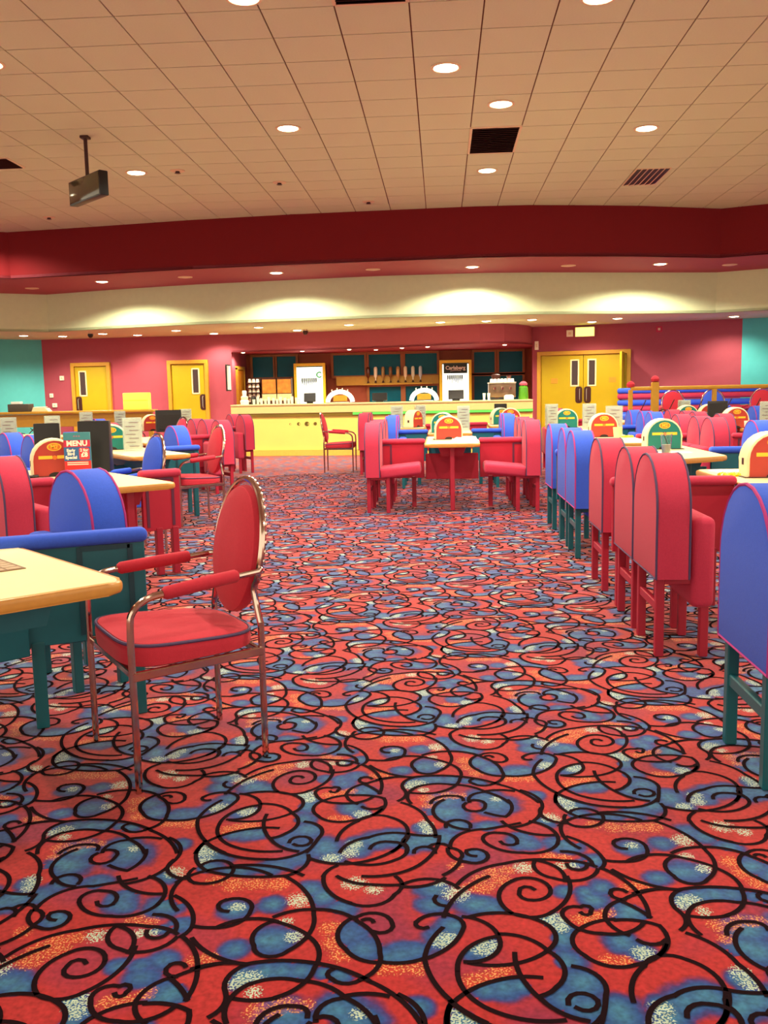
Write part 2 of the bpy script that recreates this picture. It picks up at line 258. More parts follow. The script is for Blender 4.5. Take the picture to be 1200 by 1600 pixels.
DISC_GOLD = [(-0.293, 2.129, 0.024), (-0.28, 2.067, 0.023), (-0.253, 2.017, 0.023), (-0.114, 1.976, 0.022), (-0.154, 1.975, 0.022), (-0.074, 1.973, 0.022), (-0.524, 2.335, 0.027), (-0.582, 2.328, 0.027), (-0.464, 2.331, 0.026), (-0.637, 2.337, 0.024), (-0.362, 1.84, 0.019), (-0.418, 1.813, 0.023), (-0.309, 1.838, 0.016), (0.058, 1.931, 0.022), (0.088, 1.947, 0.022), (0.123, 1.968, 0.022), (0.095, 2.33, 0.026), (0.143, 2.369, 0.026), (0.52, 2.357, 0.026), (0.494, 2.341, 0.023), (0.405, 2.221, 0.022), (0.341, 2.186, 0.021), (0.374, 2.196, 0.021), (-0.997, 2.019, 0.021), (-1.019, 1.975, 0.021), (-0.964, 2.055, 0.021), (-0.921, 2.069, 0.019), (0.375, 2.02, 0.017), (0.414, 2.017, 0.017), (0.673, 2.114, 0.018), (0.71, 2.169, 0.018), (0.758, 2.189, 0.018), (-0.796, 2.147, 0.022), (-0.76, 2.139, 0.019), (-1.038, 1.971, 0.018), (-1.066, 2.088, 0.019), (-0.757, 1.83, 0.017)]
# ------------------------------------------------------------------ the hall: floor
def arc_points(A, step=.018, kmin=5, kmax=16):
    p1, p2, p3 = (np.array(q) for q in (A[0:2], A[2:4], A[4:6]))
    d = 2 * (p1[0] * (p2[1] - p3[1]) + p2[0] * (p3[1] - p1[1]) + p3[0] * (p1[1] - p2[1]))
    if abs(d) < 1e-5: return np.array([p1 + (p3 - p1) * t for t in np.linspace(0, 1, kmin)])
    s = [q @ q for q in (p1, p2, p3)]
    cx = (s[0] * (p2[1] - p3[1]) + s[1] * (p3[1] - p1[1]) + s[2] * (p1[1] - p2[1])) / d
    cy = (s[0] * (p3[0] - p2[0]) + s[1] * (p1[0] - p3[0]) + s[2] * (p2[0] - p1[0])) / d
    c = np.array([cx, cy]); r = np.hypot(*(p1 - c))
    a = [math.atan2(q[1] - cy, q[0] - cx) for q in (p1, p2, p3)]
    t2 = (a[1] - a[0]) % (2 * math.pi); t3 = (a[2] - a[0]) % (2 * math.pi)
    if t2 > t3: t3 -= 2 * math.pi
    k = max(kmin, min(kmax, int(abs(t3) * r / step) + 2))
    return np.array([c + r * np.array([math.cos(a[0] + t3 * i / (k - 1)), math.sin(a[0] + t3 * i / (k - 1))]) for i in range(k)])

def carpet_mesh():
    """floor surface laid in repeats of the carpet; three fields of the weave are stored on its points"""
    a, b = np.array(LAT_A), np.array(LAT_B)
    Mi = np.linalg.inv(np.array([a, b]).T)
    # which compartment between the scroll lines every spot of the repeat lies in
    G = 220
    wall = np.zeros((G, G), bool)
    for A in ARCS:
        P = arc_points(A, .003, 30, 200)
        uv = np.floor(((P @ Mi.T) % 1.0) * G).astype(int) % G
        for dx in (-1, 0, 1):
            for dy in (-1, 0, 1):
                wall[(uv[:, 0] + dx) % G, (uv[:, 1] + dy) % G] = True
    lab = np.full((G, G), -1); lab[wall] = 0; nl = 0
    for i0 in range(G):
        for j0 in range(G):
            if lab[i0, j0] != -1: continue
            nl += 1; st = [(i0, j0)]; lab[i0, j0] = nl
            while st:
                i, j = st.pop()
                for di, dj in ((1, 0), (-1, 0), (0, 1), (0, -1)):
                    q = ((i + di) % G, (j + dj) % G)
                    if lab[q] == -1: lab[q] = nl; st.append(q)
    for _ in range(6):                       # grow the compartments under the lines
        for ax, sh in ((0, 1), (0, -1), (1, 1), (1, -1)):
            nb = np.roll(lab, sh, ax); lab = np.where(lab == 0, nb, lab)
    def fields(n):
        g = np.arange(n + 1) / n
        U, Vv = np.meshgrid(g, g, indexing='ij')
        P = U[..., None] * a + Vv[..., None] * b
        ids = lab[np.floor((U % 1.0) * G).astype(int) % G, np.floor((Vv % 1.0) * G).astype(int) % G]
        out = []
        for discs, g_in, g_out in ((DISC_BLUE, 1.85, .85), (DISC_WHITE, 1.45, .8), (DISC_GOLD, 1.25, .8)):
            best = np.full(U.shape, 9.0)
            for cx, cy, r in discs:
                c = (np.array([cx, cy]) @ Mi.T) % 1.0
                mine = lab[int(c[0] * G) % G, int(c[1] * G) % G]
                uv = (P - np.array([cx, cy])) @ Mi.T
                uv -= np.round(uv)
                d = np.full(U.shape, 9.0)
                for di in (-1, 0, 1):
                    for dj in (-1, 0, 1):
                        q = (uv + np.array([di, dj])) @ np.array([a, b])
                        d = np.minimum(d, np.hypot(q[..., 0], q[..., 1]))
                best = np.minimum(best, d / (r * np.where(ids == mine, g_in, g_out)))
            out.append(np.clip(1.6 - best, 0, 1.6).ravel())
        return P.reshape(-1, 2), out
    cache = {n: fields(n) for n in (120, 56, 22)}
    V, Fq, A, base = [], [], [[], [], []], 0
    for i in range(-30, 31):
        for j in range(-30, 31):
            o = i * a + j * b; c = o + (a + b) / 2
            if c[1] < .3 or c[1] > 19.5 or c[0] < -.62 * c[1] - 2.2 or c[0] > .5 * c[1] + 2.4: continue
            n = 120 if c[1] < 4.6 else 56 if c[1] < 8.5 else 22
            P, fl = cache[n]
            V.append(np.column_stack([P + o, np.zeros(len(P))]))
            for k in range(3): A[k].append(fl[k])
            I = np.arange(n)[:, None] * (n + 1) + np.arange(n)[None] + base
            Fq.append(np.stack([I, I + n + 1, I + n + 2, I + 1], -1).reshape(-1, 4)); base += len(P)
    # the rest of the hall floor, a thin step under the laid repeats
    q = np.array([(-22, -8, -.002), (18, -8, -.002), (18, 26, -.002), (-22, 26, -.002)])
    V.append(q); Fq.append(np.array([[base, base + 1, base + 2, base + 3]]))
    for k in range(3): A[k].append(np.zeros(4))
    V = np.vstack(V); Fq = np.vstack(Fq)
    me = bpy.data.meshes.new('floor')
    me.vertices.add(len(V)); me.vertices.foreach_set('co', V.ravel())
    me.loops.add(Fq.size); me.loops.foreach_set('vertex_index', Fq.ravel())
    me.polygons.add(len(Fq)); me.polygons.foreach_set('loop_start', np.arange(len(Fq)) * 4)
    me.update(calc_edges=True)
    for k, nme in enumerate(('weave_blue', 'weave_white', 'weave_gold')):
        at = me.attributes.new(nme, 'FLOAT', 'POINT'); at.data.foreach_set('value', np.concatenate(A[k]).astype(np.float32))
    return me
floor_me = carpet_mesh()
floor = struct('floor', floor_me)

def carpet_material():
    m = bpy.data.materials.new('carpet_scroll_weave'); m.use_nodes = True
    nt = m.node_tree; N = nt.nodes; L = nt.links
    bs = N['Principled BSDF']; bs.inputs['Roughness'].default_value = .95; bs.inputs['Specular IOR Level'].default_value = .08
    bs.inputs['Sheen Weight'].default_value = .5; bs.inputs['Sheen Roughness'].default_value = .35; bs.inputs['Sheen Tint'].default_value = (1, .74, .68, 1)
    def math_(op, a, b=None, c=None, clamp=False):
        n = N.new('ShaderNodeMath'); n.operation = op; n.use_clamp = clamp
        for i, v in enumerate((a, b, c)):
            if v is None: continue
            if isinstance(v, (int, float)): n.inputs[i].default_value = v
            else: L.new(v, n.inputs[i])
        return n.outputs[0]
    geo = N.new('ShaderNodeNewGeometry').outputs['Position']
    def noise(sc, det_=2, rough=.5):
        n = N.new('ShaderNodeTexNoise'); n.inputs['Scale'].default_value = sc; n.inputs['Detail'].default_value = det_
        n.inputs['Roughness'].default_value = rough
        L.new(geo, n.inputs['Vector']); return n.outputs['Fac']
    def attr(nm):
        n = N.new('ShaderNodeAttribute'); n.attribute_name = nm
        return n.outputs['Fac']
    n1 = noise(16, 3); n2 = noise(3.2, 1); nf = noise(190, 0); nm = noise(70, 1)
    wob = math_('MULTIPLY_ADD', n1, .7, -.35)
    fb = math_('ADD', attr('weave_blue'), wob)
    fwht = math_('ADD', attr('weave_white'), wob)
    fg = math_('ADD', attr('weave_gold'), wob)
    ramp = N.new('ShaderNodeValToRGB'); cr = ramp.color_ramp
    L.new(math_('MULTIPLY', fb, .625, clamp=True), ramp.inputs[0])
    cr.elements[0].position = 0; cr.elements[0].color = C_RED
    cr.elements[-1].position = 1.0; cr.elements[-1].color = C_TEAL
    for p_, c_ in ((.22, C_RED), (.33, C_PLUM), (.42, C_VIOLET), (.56, C_NAVY)):
        e = cr.elements.new(p_); e.color = c_
    def mix(f, c1, c2):
        n = N.new('ShaderNodeMix'); n.data_type = 'RGBA'
        for i, v in ((0, f), (6, c1), (7, c2)):
            if isinstance(v, tuple): n.inputs[i].default_value = v
            elif isinstance(v, (int, float)): n.inputs[i].default_value = v
            else: L.new(v, n.inputs[i])
        return n.outputs[2]
    def mask(f, lo, hi):
        n = N.new('ShaderNodeMapRange'); n.clamp = True
        n.inputs['From Min'].default_value = lo; n.inputs['From Max'].default_value = hi
        L.new(f, n.inputs['Value']); return n.outputs[0]
    plum = math_('MULTIPLY', mask(n2, .5, .68), .75)
    col = mix(plum, ramp.outputs[0], mix(mask(fb, .5, .8), C_PLUM, C_NAVY))
    mg = mask(fg, .35, 1.0)
    col = mix(math_('MULTIPLY', mg, .45), col, C_ORANGE)
    sg = math_('MULTIPLY', math_('GREATER_THAN', math_('MULTIPLY_ADD', mg, .11, nf), .675), mask(fg, .3, .6))
    col = mix(sg, col, C_GOLD)
    mw = mask(fwht, .35, 1.0)
    sw = math_('MULTIPLY', math_('GREATER_THAN', math_('MULTIPLY_ADD', mw, .17, nf), .63), mask(fwht, .3, .6))
    col = mix(sw, col, C_PALE)
    n = N.new('ShaderNodeMix'); n.data_type = 'RGBA'; n.blend_type = 'MULTIPLY'; n.inputs[0].default_value = 1.0
    L.new(col, n.inputs[6])
    cg = N.new('ShaderNodeCombineXYZ'); g = math_('MULTIPLY_ADD', nm, 1.1, .48)
    for i in range(3): L.new(g, cg.inputs[i])
    L.new(cg.outputs[0], n.inputs[7])
    L.new(n.outputs[2], bs.inputs['Base Color'])
    return m
C_RED, C_PLUM, C_VIOLET = srgb(150, 36, 38), srgb(110, 34, 64), srgb(58, 44, 98)
C_NAVY, C_TEAL, C_ORANGE = srgb(32, 64, 120), srgb(52, 104, 132), srgb(170, 58, 28)
C_GOLD, C_PALE = srgb(192, 132, 80), srgb(158, 176, 158)
floor_me.materials.append(carpet_material())
M_line = mat('carpet_black_pile', srgb(24, 9, 14), .95, var=.25, scale=120, spec=.05)

def carpet_lines():
    ribs = []
    for A_ in ARCS:
        pts = arc_points(A_)
        tg = np.gradient(pts, axis=0); tg /= np.linalg.norm(tg, axis=1)[:, None] + 1e-9
        nr = np.stack([-tg[:, 1], tg[:, 0]], 1)
        w = .0064
        pts[0] -= tg[0] * .004; pts[-1] += tg[-1] * .004
        ribs.append((pts + nr * w, pts - nr * w))
    V, Fc, base = [], [], 0
    for i in range(-30, 31):
        for j in range(-30, 31):
            o = np.array([i * LAT_A[0] + j * LAT_B[0], i * LAT_A[1] + j * LAT_B[1]])
            c = o + np.array([0, 2.2])
            if c[1] < .2 or c[1] > 15 or c[0] < -.62 * c[1] - 2.0 or c[0] > .5 * c[1] + 2.2: continue
            for q, (A, B) in enumerate(ribs):
                n = len(A); z = .0012 + .0004 * (q % 4)
                V += [(p[0] + o[0], p[1] + o[1], z) for p in A] + [(p[0] + o[0], p[1] + o[1], z) for p in B]
                Fc += [(base + k, base + n + k, base + n + k + 1, base + k + 1) for k in range(n - 1)]
                base += 2 * n
    me = bpy.data.meshes.new('carpet_scroll_lines')
    me.from_pydata(V, [], Fc); me.materials.append(M_line)
    o = link('carpet_scroll_lines', me, floor)
    o['kind'] = 'stuff'; o['label'] = 'black curling scroll lines woven into the carpet'
carpet_lines()

# ------------------------------------------------------------------ ceilings, bulkheads, walls
Z_MAIN, Z_RED, Z_CRM = 4.40, 3.57, 2.78
P_RED = [(-13.0, 14.4), (-7.95, 16.95), (-6.2, 16.68), (-4.35, 16.35), (-2.6, 16.15), (-.95, 16.05), (.6, 15.97), (1.5, 16.0), (2.4, 16.17), (3.4, 16.38), (4.92, 16.88), (9.5, 14.9)]
P_CRM = [(-13.0, 17.0), (-8.48, 19.7), (-6.5, 19.05), (-4.9, 18.65), (-2.4, 18.28), (-1.08, 18.12), (.8, 18.1), (2.0, 18.27), (3.4, 18.6), (5.5, 19.05), (9.8, 17.0)]
P_WALL_L = [(-13.0, 19.6), (-9.8, 22.3), (-5.0, 21.95)]
P_WALL_R = [(2.15, 21.95), (6.6, 20.85), (10.5, 19.9)]
P_BARHEAD = [(-5.0, 21.95), (-4.2, 21.9), (-2.8, 21.75), (-1.3, 21.36), (0.0, 20.85), (.86, 20.5), (1.4, 20.6), (1.74, 20.95), (2.0, 21.4), (2.15, 21.95)]

def wall_strip(name, pts, z0, z1, m, thick=.08, back=(0, 1)):
    def fn(bm):
        n = len(pts)
        fr = [[bm.verts.new((p[0], p[1], z)) for p in pts] for z in (z0, z1)]
        bk = [[bm.verts.new((p[0] + back[0] * thick, p[1] + back[1] * thick, z)) for p in pts] for z in (z0, z1)]
        for i in range(n - 1):
            bm.faces.new((fr[0][i], fr[0][i + 1], fr[1][i + 1], fr[1][i]))
            bm.faces.new((bk[0][i], bk[1][i], bk[1][i + 1], bk[0][i + 1]))
            bm.faces.new((fr[0][i], bk[0][i], bk[0][i + 1], fr[0][i + 1]))
            bm.faces.new((fr[1][i], fr[1][i + 1], bk[1][i + 1], bk[1][i]))
        for e in (0, n - 1): bm.faces.new((fr[0][e], fr[1][e], bk[1][e], bk[0][e]))
    return struct(name, one(name, m, fn, .5))

def slab(name, pts, z, m, thick=.05):
    def fn(bm): a_prism(bm, pts, z, z + thick)
    return struct(name, one(name, m, fn, 0))

trim_1 = wall_strip('trim_1', P_RED, Z_RED, Z_MAIN + .1, M_redd)
slab('ceiling_2', P_RED + [(9.8, 17.3), (5.5, 19.35), (2, 18.6), (-1, 18.5), (-4.9, 19.0), (-8.48, 20.0), (-13, 17.3)], Z_RED, M_red)
wall_strip('trim_2', P_CRM, Z_CRM, Z_RED + .02, M_cream)
slab('ceiling_3', P_CRM + [(10.6, 20.4), (6.6, 21.3), (2.2, 24.6), (-5.2, 24.6), (-9.8, 22.8), (-13.2, 20.0)], Z_CRM, M_cream)
wall_strip('wall_left', P_WALL_L[1:], 0, Z_CRM + .02, M_red)
wall_strip('wall_far_left', P_WALL_L[:2], 0, Z_CRM + .02, M_teal, back=(-.5, .8))
wall_strip('wall_right', P_WALL_R[:2], 0, Z_CRM + .02, M_red)
wall_strip('wall_far_right', P_WALL_R[1:], 0, Z_CRM + .02, M_teal)
wall_strip('trim_3', P_BARHEAD, 2.36, Z_CRM + .02, M_red)
slab('trim_4', P_BARHEAD[::-1] + [(-5.0, 23.7), (2.3, 23.7)], 2.36, M_red, .04)
wall_strip('wall_bar_side_left', [(-5.0, 21.95), (-5.02, 23.7)], 0, 2.5, M_red, back=(-1, 0))
wall_strip('wall_bar_side_right', [(2.15, 21.95), (2.3, 23.7)], 0, 2.5, M_red, back=(1, 0))
wall_strip('wall_back', [(-5.1, 23.7), (2.4, 23.7)], 0, 2.5, mat('back_bar_wall_paint', srgb(150, 70, 40), .6))

# suspended ceiling: grid backing, tiles as pieces of it
ceil_o = struct('ceiling', one('ceiling', M_grid, lambda bm: a_prism(bm, P_RED[::-1] + [(-13, -4), (9.5, -4)], Z_MAIN + .012, Z_MAIN + .06), 0))
tile_me = one('ceiling_tile', M_tile, lambda bm: a_box(bm, (.587, .584, .014), (0, 0, .007)), 0)
def in_poly(x, y, P):
    c = False; j = len(P) - 1
    for i in range(len(P)):
        if (P[i][1] > y) != (P[j][1] > y) and x < (P[j][0] - P[i][0]) * (y - P[i][1]) / (P[j][1] - P[i][1]) + P[i][0]: c = not c
        j = i
    return c
CP = P_RED + [(9.5, -4), (-13, -4)]
vents = {(1, 5), (1, 6), (-1, -2)}
near, far = [], []
for i in range(-24, 18):
    for j in range(-22, 15):
        x = .08 + .6 * i; y = 8.64 + .6 * j
        inside = sum(in_poly(x + dx, y + dy, CP) for dx in (-.29, .29) for dy in (-.29, .29))
        if not inside: continue
        vis = y > 6.8 and -.50 * y - .8 < x < .37 * y + .6
        (near if vis else far).append((x, y, 1))
near.sort(key=lambda q: q[0] ** 2 + q[1] ** 2)
far += near[300:]; near = near[:300]
for x, y, _ in near:
    link('ceiling_tile', tile_me, ceil_o, (x, y, Z_MAIN))
def far_fn(bm):
    for x, y, _s in far:
        a_box(bm, (.586, .586, .014), (x, y, Z_MAIN + .007))
o = link('ceiling_tile_field', one('ceiling_tile_field', M_tile, far_fn, 0), ceil_o); o['kind'] = 'stuff'

# ------------------------------------------------------------------ downlights
def downlight(loc, r, label, power, lit=True, group=None, size=150, radius=.07, blend=.6, name='downlight'):
    t = thing(name, label, 'ceiling light', loc, 0, group)
    k = '%.3f' % r
    part('rim', 'rim' + k, M_rim, lambda bm: a_lathe(bm, [(r, .004), (r * 1.22, .0), (r * 1.25, -.008), (r * 1.02, -.012), (r, -.006)], n=20), t)
    part('lens', 'lens' + k, M_lamp if lit else M_lampoff, lambda bm: a_lathe(bm, [(r * .55, -.020), (r * .85, -.014), (r * .99, -.004), (r * .9, .004)], n=20), t)
    if lit and power:
        ld = bpy.data.lights.new('downlight_beam', 'SPOT'); ld.energy = power; ld.color = WARM
        ld.spot_size = R(size); ld.spot_blend = blend; ld.shadow_soft_size = radius
        lo = bpy.data.objects.new('downlight_beam', ld); COL.objects.link(lo); lo.parent = t; lo.location = (0, 0, -.05)
    return t
G1 = 'bright downlights in the tiled ceiling'
for x, y, d in [(.08, 9.24, 'directly above the carpeted aisle, nearest the top centre'), (-1.74, 11.03, 'left of centre above the aisle'), (.68, 10.44, 'just in front of the square air vent'),
             (.68, 13.44, 'just behind the square air vent'), (2.48, 11.6, 'right of the square air vent'), (-4.15, 12.85, 'right of the hanging projector box'),
             (-4.12, 8.64, 'at the left edge of the view'), (-1.5, 7.5, 'at the top edge, left of centre'), (1.28, 7.8, 'at the top edge, right of centre')]:
    downlight((x, y, Z_MAIN), .12, 'lit round downlight in the tiled ceiling ' + d, P_MAIN, True, G1)
for x in (-6.5, -3.5, 0, 3.0, 5.8):
    for y in (-1.5, 1.5, 4.5):
        downlight((x, y, Z_MAIN), .12, 'lit round downlight in the ceiling over the near rows, out of view', {-1.5: P_NEAR * .5, 1.5: P_NEAR, 4.5: P_NEAR * 4.2}[y], True, 'downlights over the near rows')
for x, y in ((-7.0, 9.5), (-7.2, 13.2), (4.6, 9.2), (4.9, 13.0), (-8.1, 15.9)):
    downlight((x, y, Z_MAIN), .12, 'lit round downlight in the ceiling over the side rows', P_MAIN * .8, True, 'downlights over the side rows')
for x, y, d in [(-3.57, 12.84, 'right of the small lit downlight'), (-2.32, 13.74, 'left of the aisle line'), (-6.62, 15.7, 'below the hanging box'), (-1.14, 15.3, 'close to the red bulkhead')]:
    t = thing('ceiling_sprinkler', 'small brown sprinkler rose in the tiled ceiling ' + d, 'sprinkler', (x, y, Z_MAIN), 0, 'ceiling roses')
    part('rose', 'rose', M_rim, lambda bm: a_lathe(bm, [(.10, .002), (.10, -.006), (.05, -.012)], n=16), t)
    part('nozzle', 'nozzle', M_brown, lambda bm: a_lathe(bm, [(.03, -.010), (.03, -.03), (.045, -.034), (.01, -.04)], n=10), t)
G2 = 'downlights in the red soffit'
for i, (x, y) in enumerate([(-6.52, 17.75), (-3.02, 17.2), (.59, 17.15), (4.03, 17.5)]):
    downlight((x, y, Z_RED), .11, 'lit downlight in the red soffit, %s of four from the left' % ['first', 'second', 'third', 'fourth'][i], P_SOFFIT, True, G2, size=156, blend=.25)
for i, (x, y) in enumerate([(-8.25, 18.5), (-4.8, 17.45), (-1.22, 17.13), (2.35, 17.37), (5.4, 17.9)]):
    downlight((x, y, Z_RED), .11, 'unlit downlight in the red soffit, %s of five from the left' % ['first', 'second', 'third', 'fourth', 'fifth'][i], 0, False, 'unlit downlights in the red soffit')
G3 = 'small downlights in the low cream soffit'
for i, (x, y) in enumerate([(-9.44, 20.56), (-8.75, 21.08), (-7.61, 20.57), (-7.04, 21.27), (-5.8, 20.14), (-5.27, 21.4), (-3.9, 19.81), (-3.25, 21.0), (-1.94, 19.71), (-.0, 19.63), (.96, 19.6), (1.9, 19.55), (3.3, 20.6), (3.7, 19.79), (6.17, 20.06)]):
    nm = ['first', 'second', 'third', 'fourth', 'fifth', 'sixth', 'seventh', 'eighth', 'ninth', 'tenth', 'eleventh', 'twelfth', 'thirteenth', 'fourteenth', 'fifteenth'][i]
    downlight((x, y, Z_CRM), .10, 'small lit downlight in the cream soffit, %s from the left' % nm, P_CREAM, True, G3, size=150)
for i, (x, y) in enumerate([(-4.75, 22.1), (-3.3, 22.0), (-2.15, 21.75), (-1.55, 22.2), (-.9, 21.6), (-.3, 21.3), (1.45, 21.2)]):
    downlight((x, y, 2.36), .05, 'small bright spotlight under the red bar bulkhead, %s from the left' % ['first', 'second', 'third', 'fourth', 'fifth', 'sixth', 'seventh'][i], P_BAR, True, 'spotlights over the bar', size=160, name='bar_spotlight')

# ceiling vent, grille, second vent
def vent(loc, w, d, label):
    t = thing('ceiling_vent', label, 'vent', loc, 0)
    k = '%.2f%.2f' % (w, d)
    part('frame', 'vf' + k, M_rim, lambda bm: [a_box(bm, (w, .03, .02), (0, s * (d / 2), -.004)) for s in (-1, 1)] + [a_box(bm, (.03, d, .02), (s * (w / 2), 0, -.004)) for s in (-1, 1)], t)
    part('backing', 'vb' + k, M_dark, lambda bm: a_box(bm, (w, d, .006), (0, 0, .0)), t)
    n = 14
    for i in range(n):
        part('slat', 'vs' + k, M_brown, lambda bm: a_box(bm, (w - .03, .035, .004), rot=Matrix.Rotation(R(35), 4, 'X')), t, (0, -d / 2 + (i + .5) * d / n, -.012))
vent((.68, 11.88, Z_MAIN), .58, 1.16, 'dark square air vent in the tiled ceiling right of centre')
vent((-.52, 7.3, Z_MAIN), .58, .8, 'dark air vent cut off by the top edge of the view')
vent((-5.75, 12.1, Z_MAIN), .5, .5, 'dark air vent in the ceiling at the left edge')
t = thing('ceiling_grille', 'dark slotted diffuser grille in the ceiling, right side near the bulkhead', 'vent', (3.04, 14.2, Z_MAIN))
part('frame', 'grf', M_rim, lambda bm: a_box(bm, (.5, 1.05, .008), (0, 0, -.002)), t)
for i in range(6):
    part('slot', 'grs', M_dark, lambda bm: a_prism(bm, [(-.028, -.5), (.028, -.5), (.028, .42), (-.028, .5)], -.012, -.004), t, (-.2 + i * .08, 0, 0))

# hanging screen box on a pole
t = thing('hanging_display', 'dark rectangular display box hanging from the ceiling on a pole', 'display', (-4.16, 11.05, Z_MAIN))
part('ceiling_plate', 'hd_plate', M_brown, lambda bm: a_box(bm, (.1, .1, .03), (0, 0, -.015), .005), t)
part('pole', 'hd_pole', M_brown, lambda bm: a_tube(bm, [(0, 0, -.02), (0, 0, -.47)], .022, 10), t)
hb = part('housing', 'hd_box', M_black, lambda bm: a_box(bm, (.84, .11, .28), (0, 0, -.60), .012), t, rz=R(-44))
part('screen', 'hd_scr', mat('display_glass', srgb(84, 80, 56), .12, var=.1, spec=.8), lambda bm: a_box(bm, (.80, .006, .25), (0, -.056, -.60), .002), hb)
# ------------------------------------------------------------------ booth furniture
def arch(w, z0, zs, zt, n=12):
    """outline in (y,z): straight sides from z0 up to zs, half-ellipse to zt"""
    P = [(-w, z0), (w, z0)]
    for k in range(n + 1):
        a = math.pi * k / n
        P.append((w * math.cos(a), zs + (zt - zs) * math.sin(a)))
    return P

def back_fn(bm): a_prism(bm, arch(.265, .40, .735, 1.0), 0, .165, 'x', .012, 2)
def pipe_fn(bm):
    for x in (.004, .161):
        a_tube(bm, [(x, p[0], p[1]) for p in arch(.262, .403, .735, .997)], .0065, 6, closed=True)
def cush_up(bm): a_box(bm, (.115, .49, .45), (.235, 0, .475), .035, 3)
def cush_down(bm):
    a_box(bm, (.46, .49, .115), (.385, 0, .462), .03, 3, rot=Matrix.Rotation(R(-6), 4, 'Y'))
def leg_fn(h):
    return lambda bm: a_box(bm, (.042, .042, h), (0, 0, h / 2), .004, 1)
def seat(loc, rz, colour, label, folded=True, group=None, cut=False):
    """origin on the floor under the outer face, +x towards the table"""
    f, pm, lm = (M_pink, M_pipeB, M_redmetal) if colour == 'red' else (M_blue, M_pipeP, M_tealmetal)
    t = thing('booth_chair', label, 'booth seat', loc, rz, group)
    b = part('backrest', 'backrest', f, back_fn, t)
    part('piping', 'piping', pm, pipe_fn, b)
    part('seat_cushion', 'cushion_up' if folded else 'cushion_down', f, cush_up if folded else cush_down, t)
    for x, y in ((.035, -.2), (.035, .2), (.25, -.2), (.25, .2)):
        h = .41 if x < .1 else .40
        part('leg', 'leg%.2f' % h, lm, leg_fn(h), t, (x, y, 0))
    part('stretcher', 'stretch', lm, lambda bm: a_box(bm, (.03, .38, .045), (.035, 0, .25), .004, 1), t)
    for s in (-1, 1): part('bracket', 'brack', lm, lambda bm: a_box(bm, (.25, .03, .04), (.14, 0, .385), .004, 1), t, (0, s * .2, 0))
    return t

def rounded_rect(x0, x1, y0, y1, r, n=4):
    P = []
    for cx, cy, a0 in ((x1 - r, y1 - r, 0), (x0 + r, y1 - r, 90), (x0 + r, y0 + r, 180), (x1 - r, y0 + r, 270)):
        for k in range(n + 1):
            a = R(a0 + 90 * k / n); P.append((cx + r * math.cos(a), cy + r * math.sin(a)))
    return P

def round_poly(P, r, n=4):
    out = []
    for i in range(len(P)):
        a, b, c = Vector(P[i - 1]), Vector(P[i]), Vector(P[(i + 1) % len(P)])
        d1, d2 = (a - b).normalized(), (c - b).normalized()
        p0, p1 = b + d1 * r, b + d2 * r
        for k in range(n + 1):
            t = k / n
            q = p0 * (1 - t) ** 2 + b * 2 * t * (1 - t) + p1 * t * t
            out.append((q.x, q.y))
    return out
def booth_table(cx, cy, rz, colour, y0, y1, label, group, w=.31, slant=0.0, py=0.0, legx=0.0):
    pm, lm = (M_redpanel, M_redmetal) if colour == 'red' else (M_tealpanel, M_tealmetal)
    t = thing('booth_table', label, 'table', (cx, cy, 0), rz, group)
    key = '%.2f_%.2f_%.2f_%.2f' % (y0, y1, w, slant)
    o = round_poly([(w, y1), (-w, y1), (-w, y0 - slant), (w, y0)], .07)
    i_ = round_poly([(w - .016, y1 - .016), (-w + .016, y1 - .016), (-w + .016, y0 - slant + .02), (w - .016, y0 + .012)], .06)
    part('edge_band', 'tedge' + key, M_edge, lambda bm: a_prism(bm, o, .712, .752, 'z', .014, 3), t)
    part('tabletop', 'ttop' + key, M_top, lambda bm: a_prism(bm, i_, .74, .7545, 'z', .002, 1), t)
    part('apron', 'tapron' + key, pm, lambda bm: a_prism(bm, [(-.16, .71), (.16, .71), (.12, .60), (-.12, .60)], y0 + .22, y1 - .2, 'y'), t)
    part('modesty_panel', 'tmp%.2f' % w, pm, lambda bm: a_box(bm, (2 * w - .01, .03, .30), (0, 0, .465), .004, 1), t, (0, py + .07, 0))
    for y in (y0 + .10, y1 - .12):
        part('leg', 'tleg', lm, lambda bm: a_box(bm, (.05, .05, .71), (0, 0, .355), .004, 1), t, (legx, y, 0))
    return t

def rail_half(x0, x1, colour, parent):
    f, pm, lm, tm = (M_pink, M_redpanel, M_redmetal, M_trim) if colour == 'red' else (M_blue, M_tealpanel, M_tealmetal, M_trimT)
    w = abs(x1 - x0); c = (x0 + x1) / 2; k = '%.2f' % w
    part('panel', 'rp' + k, pm, lambda bm: a_box(bm, (w, .036, .40), (0, 0, .54), .004, 1), parent, (c, 0, 0))
    part('padded_rail', 'rr' + k, f, lambda bm: a_box(bm, (w + .03, .085, .06), (0, 0, .765), .027, 4), parent, (c, 0, 0))
    s = 1 if x1 > x0 else -1
    for q in (.06, .26):
        part('panel_trim', 'rt', tm, lambda bm: a_box(bm, (.022, .006, .36), (0, 0, .55)), parent, (x1 - s * q, -.02, 0))
    part('panel_trim', 'rt2', tm, lambda bm: a_box(bm, (.20, .006, .02), (0, 0, .725)), parent, (x1 - s * .16, -.02, 0))
    for q in (.05, w - .12):
        part('leg', 'rl', lm, lambda bm: a_box(bm, (.05, .05, .36), (0, 0, .18), .004, 1), parent, (x1 - s * q, 0, 0))

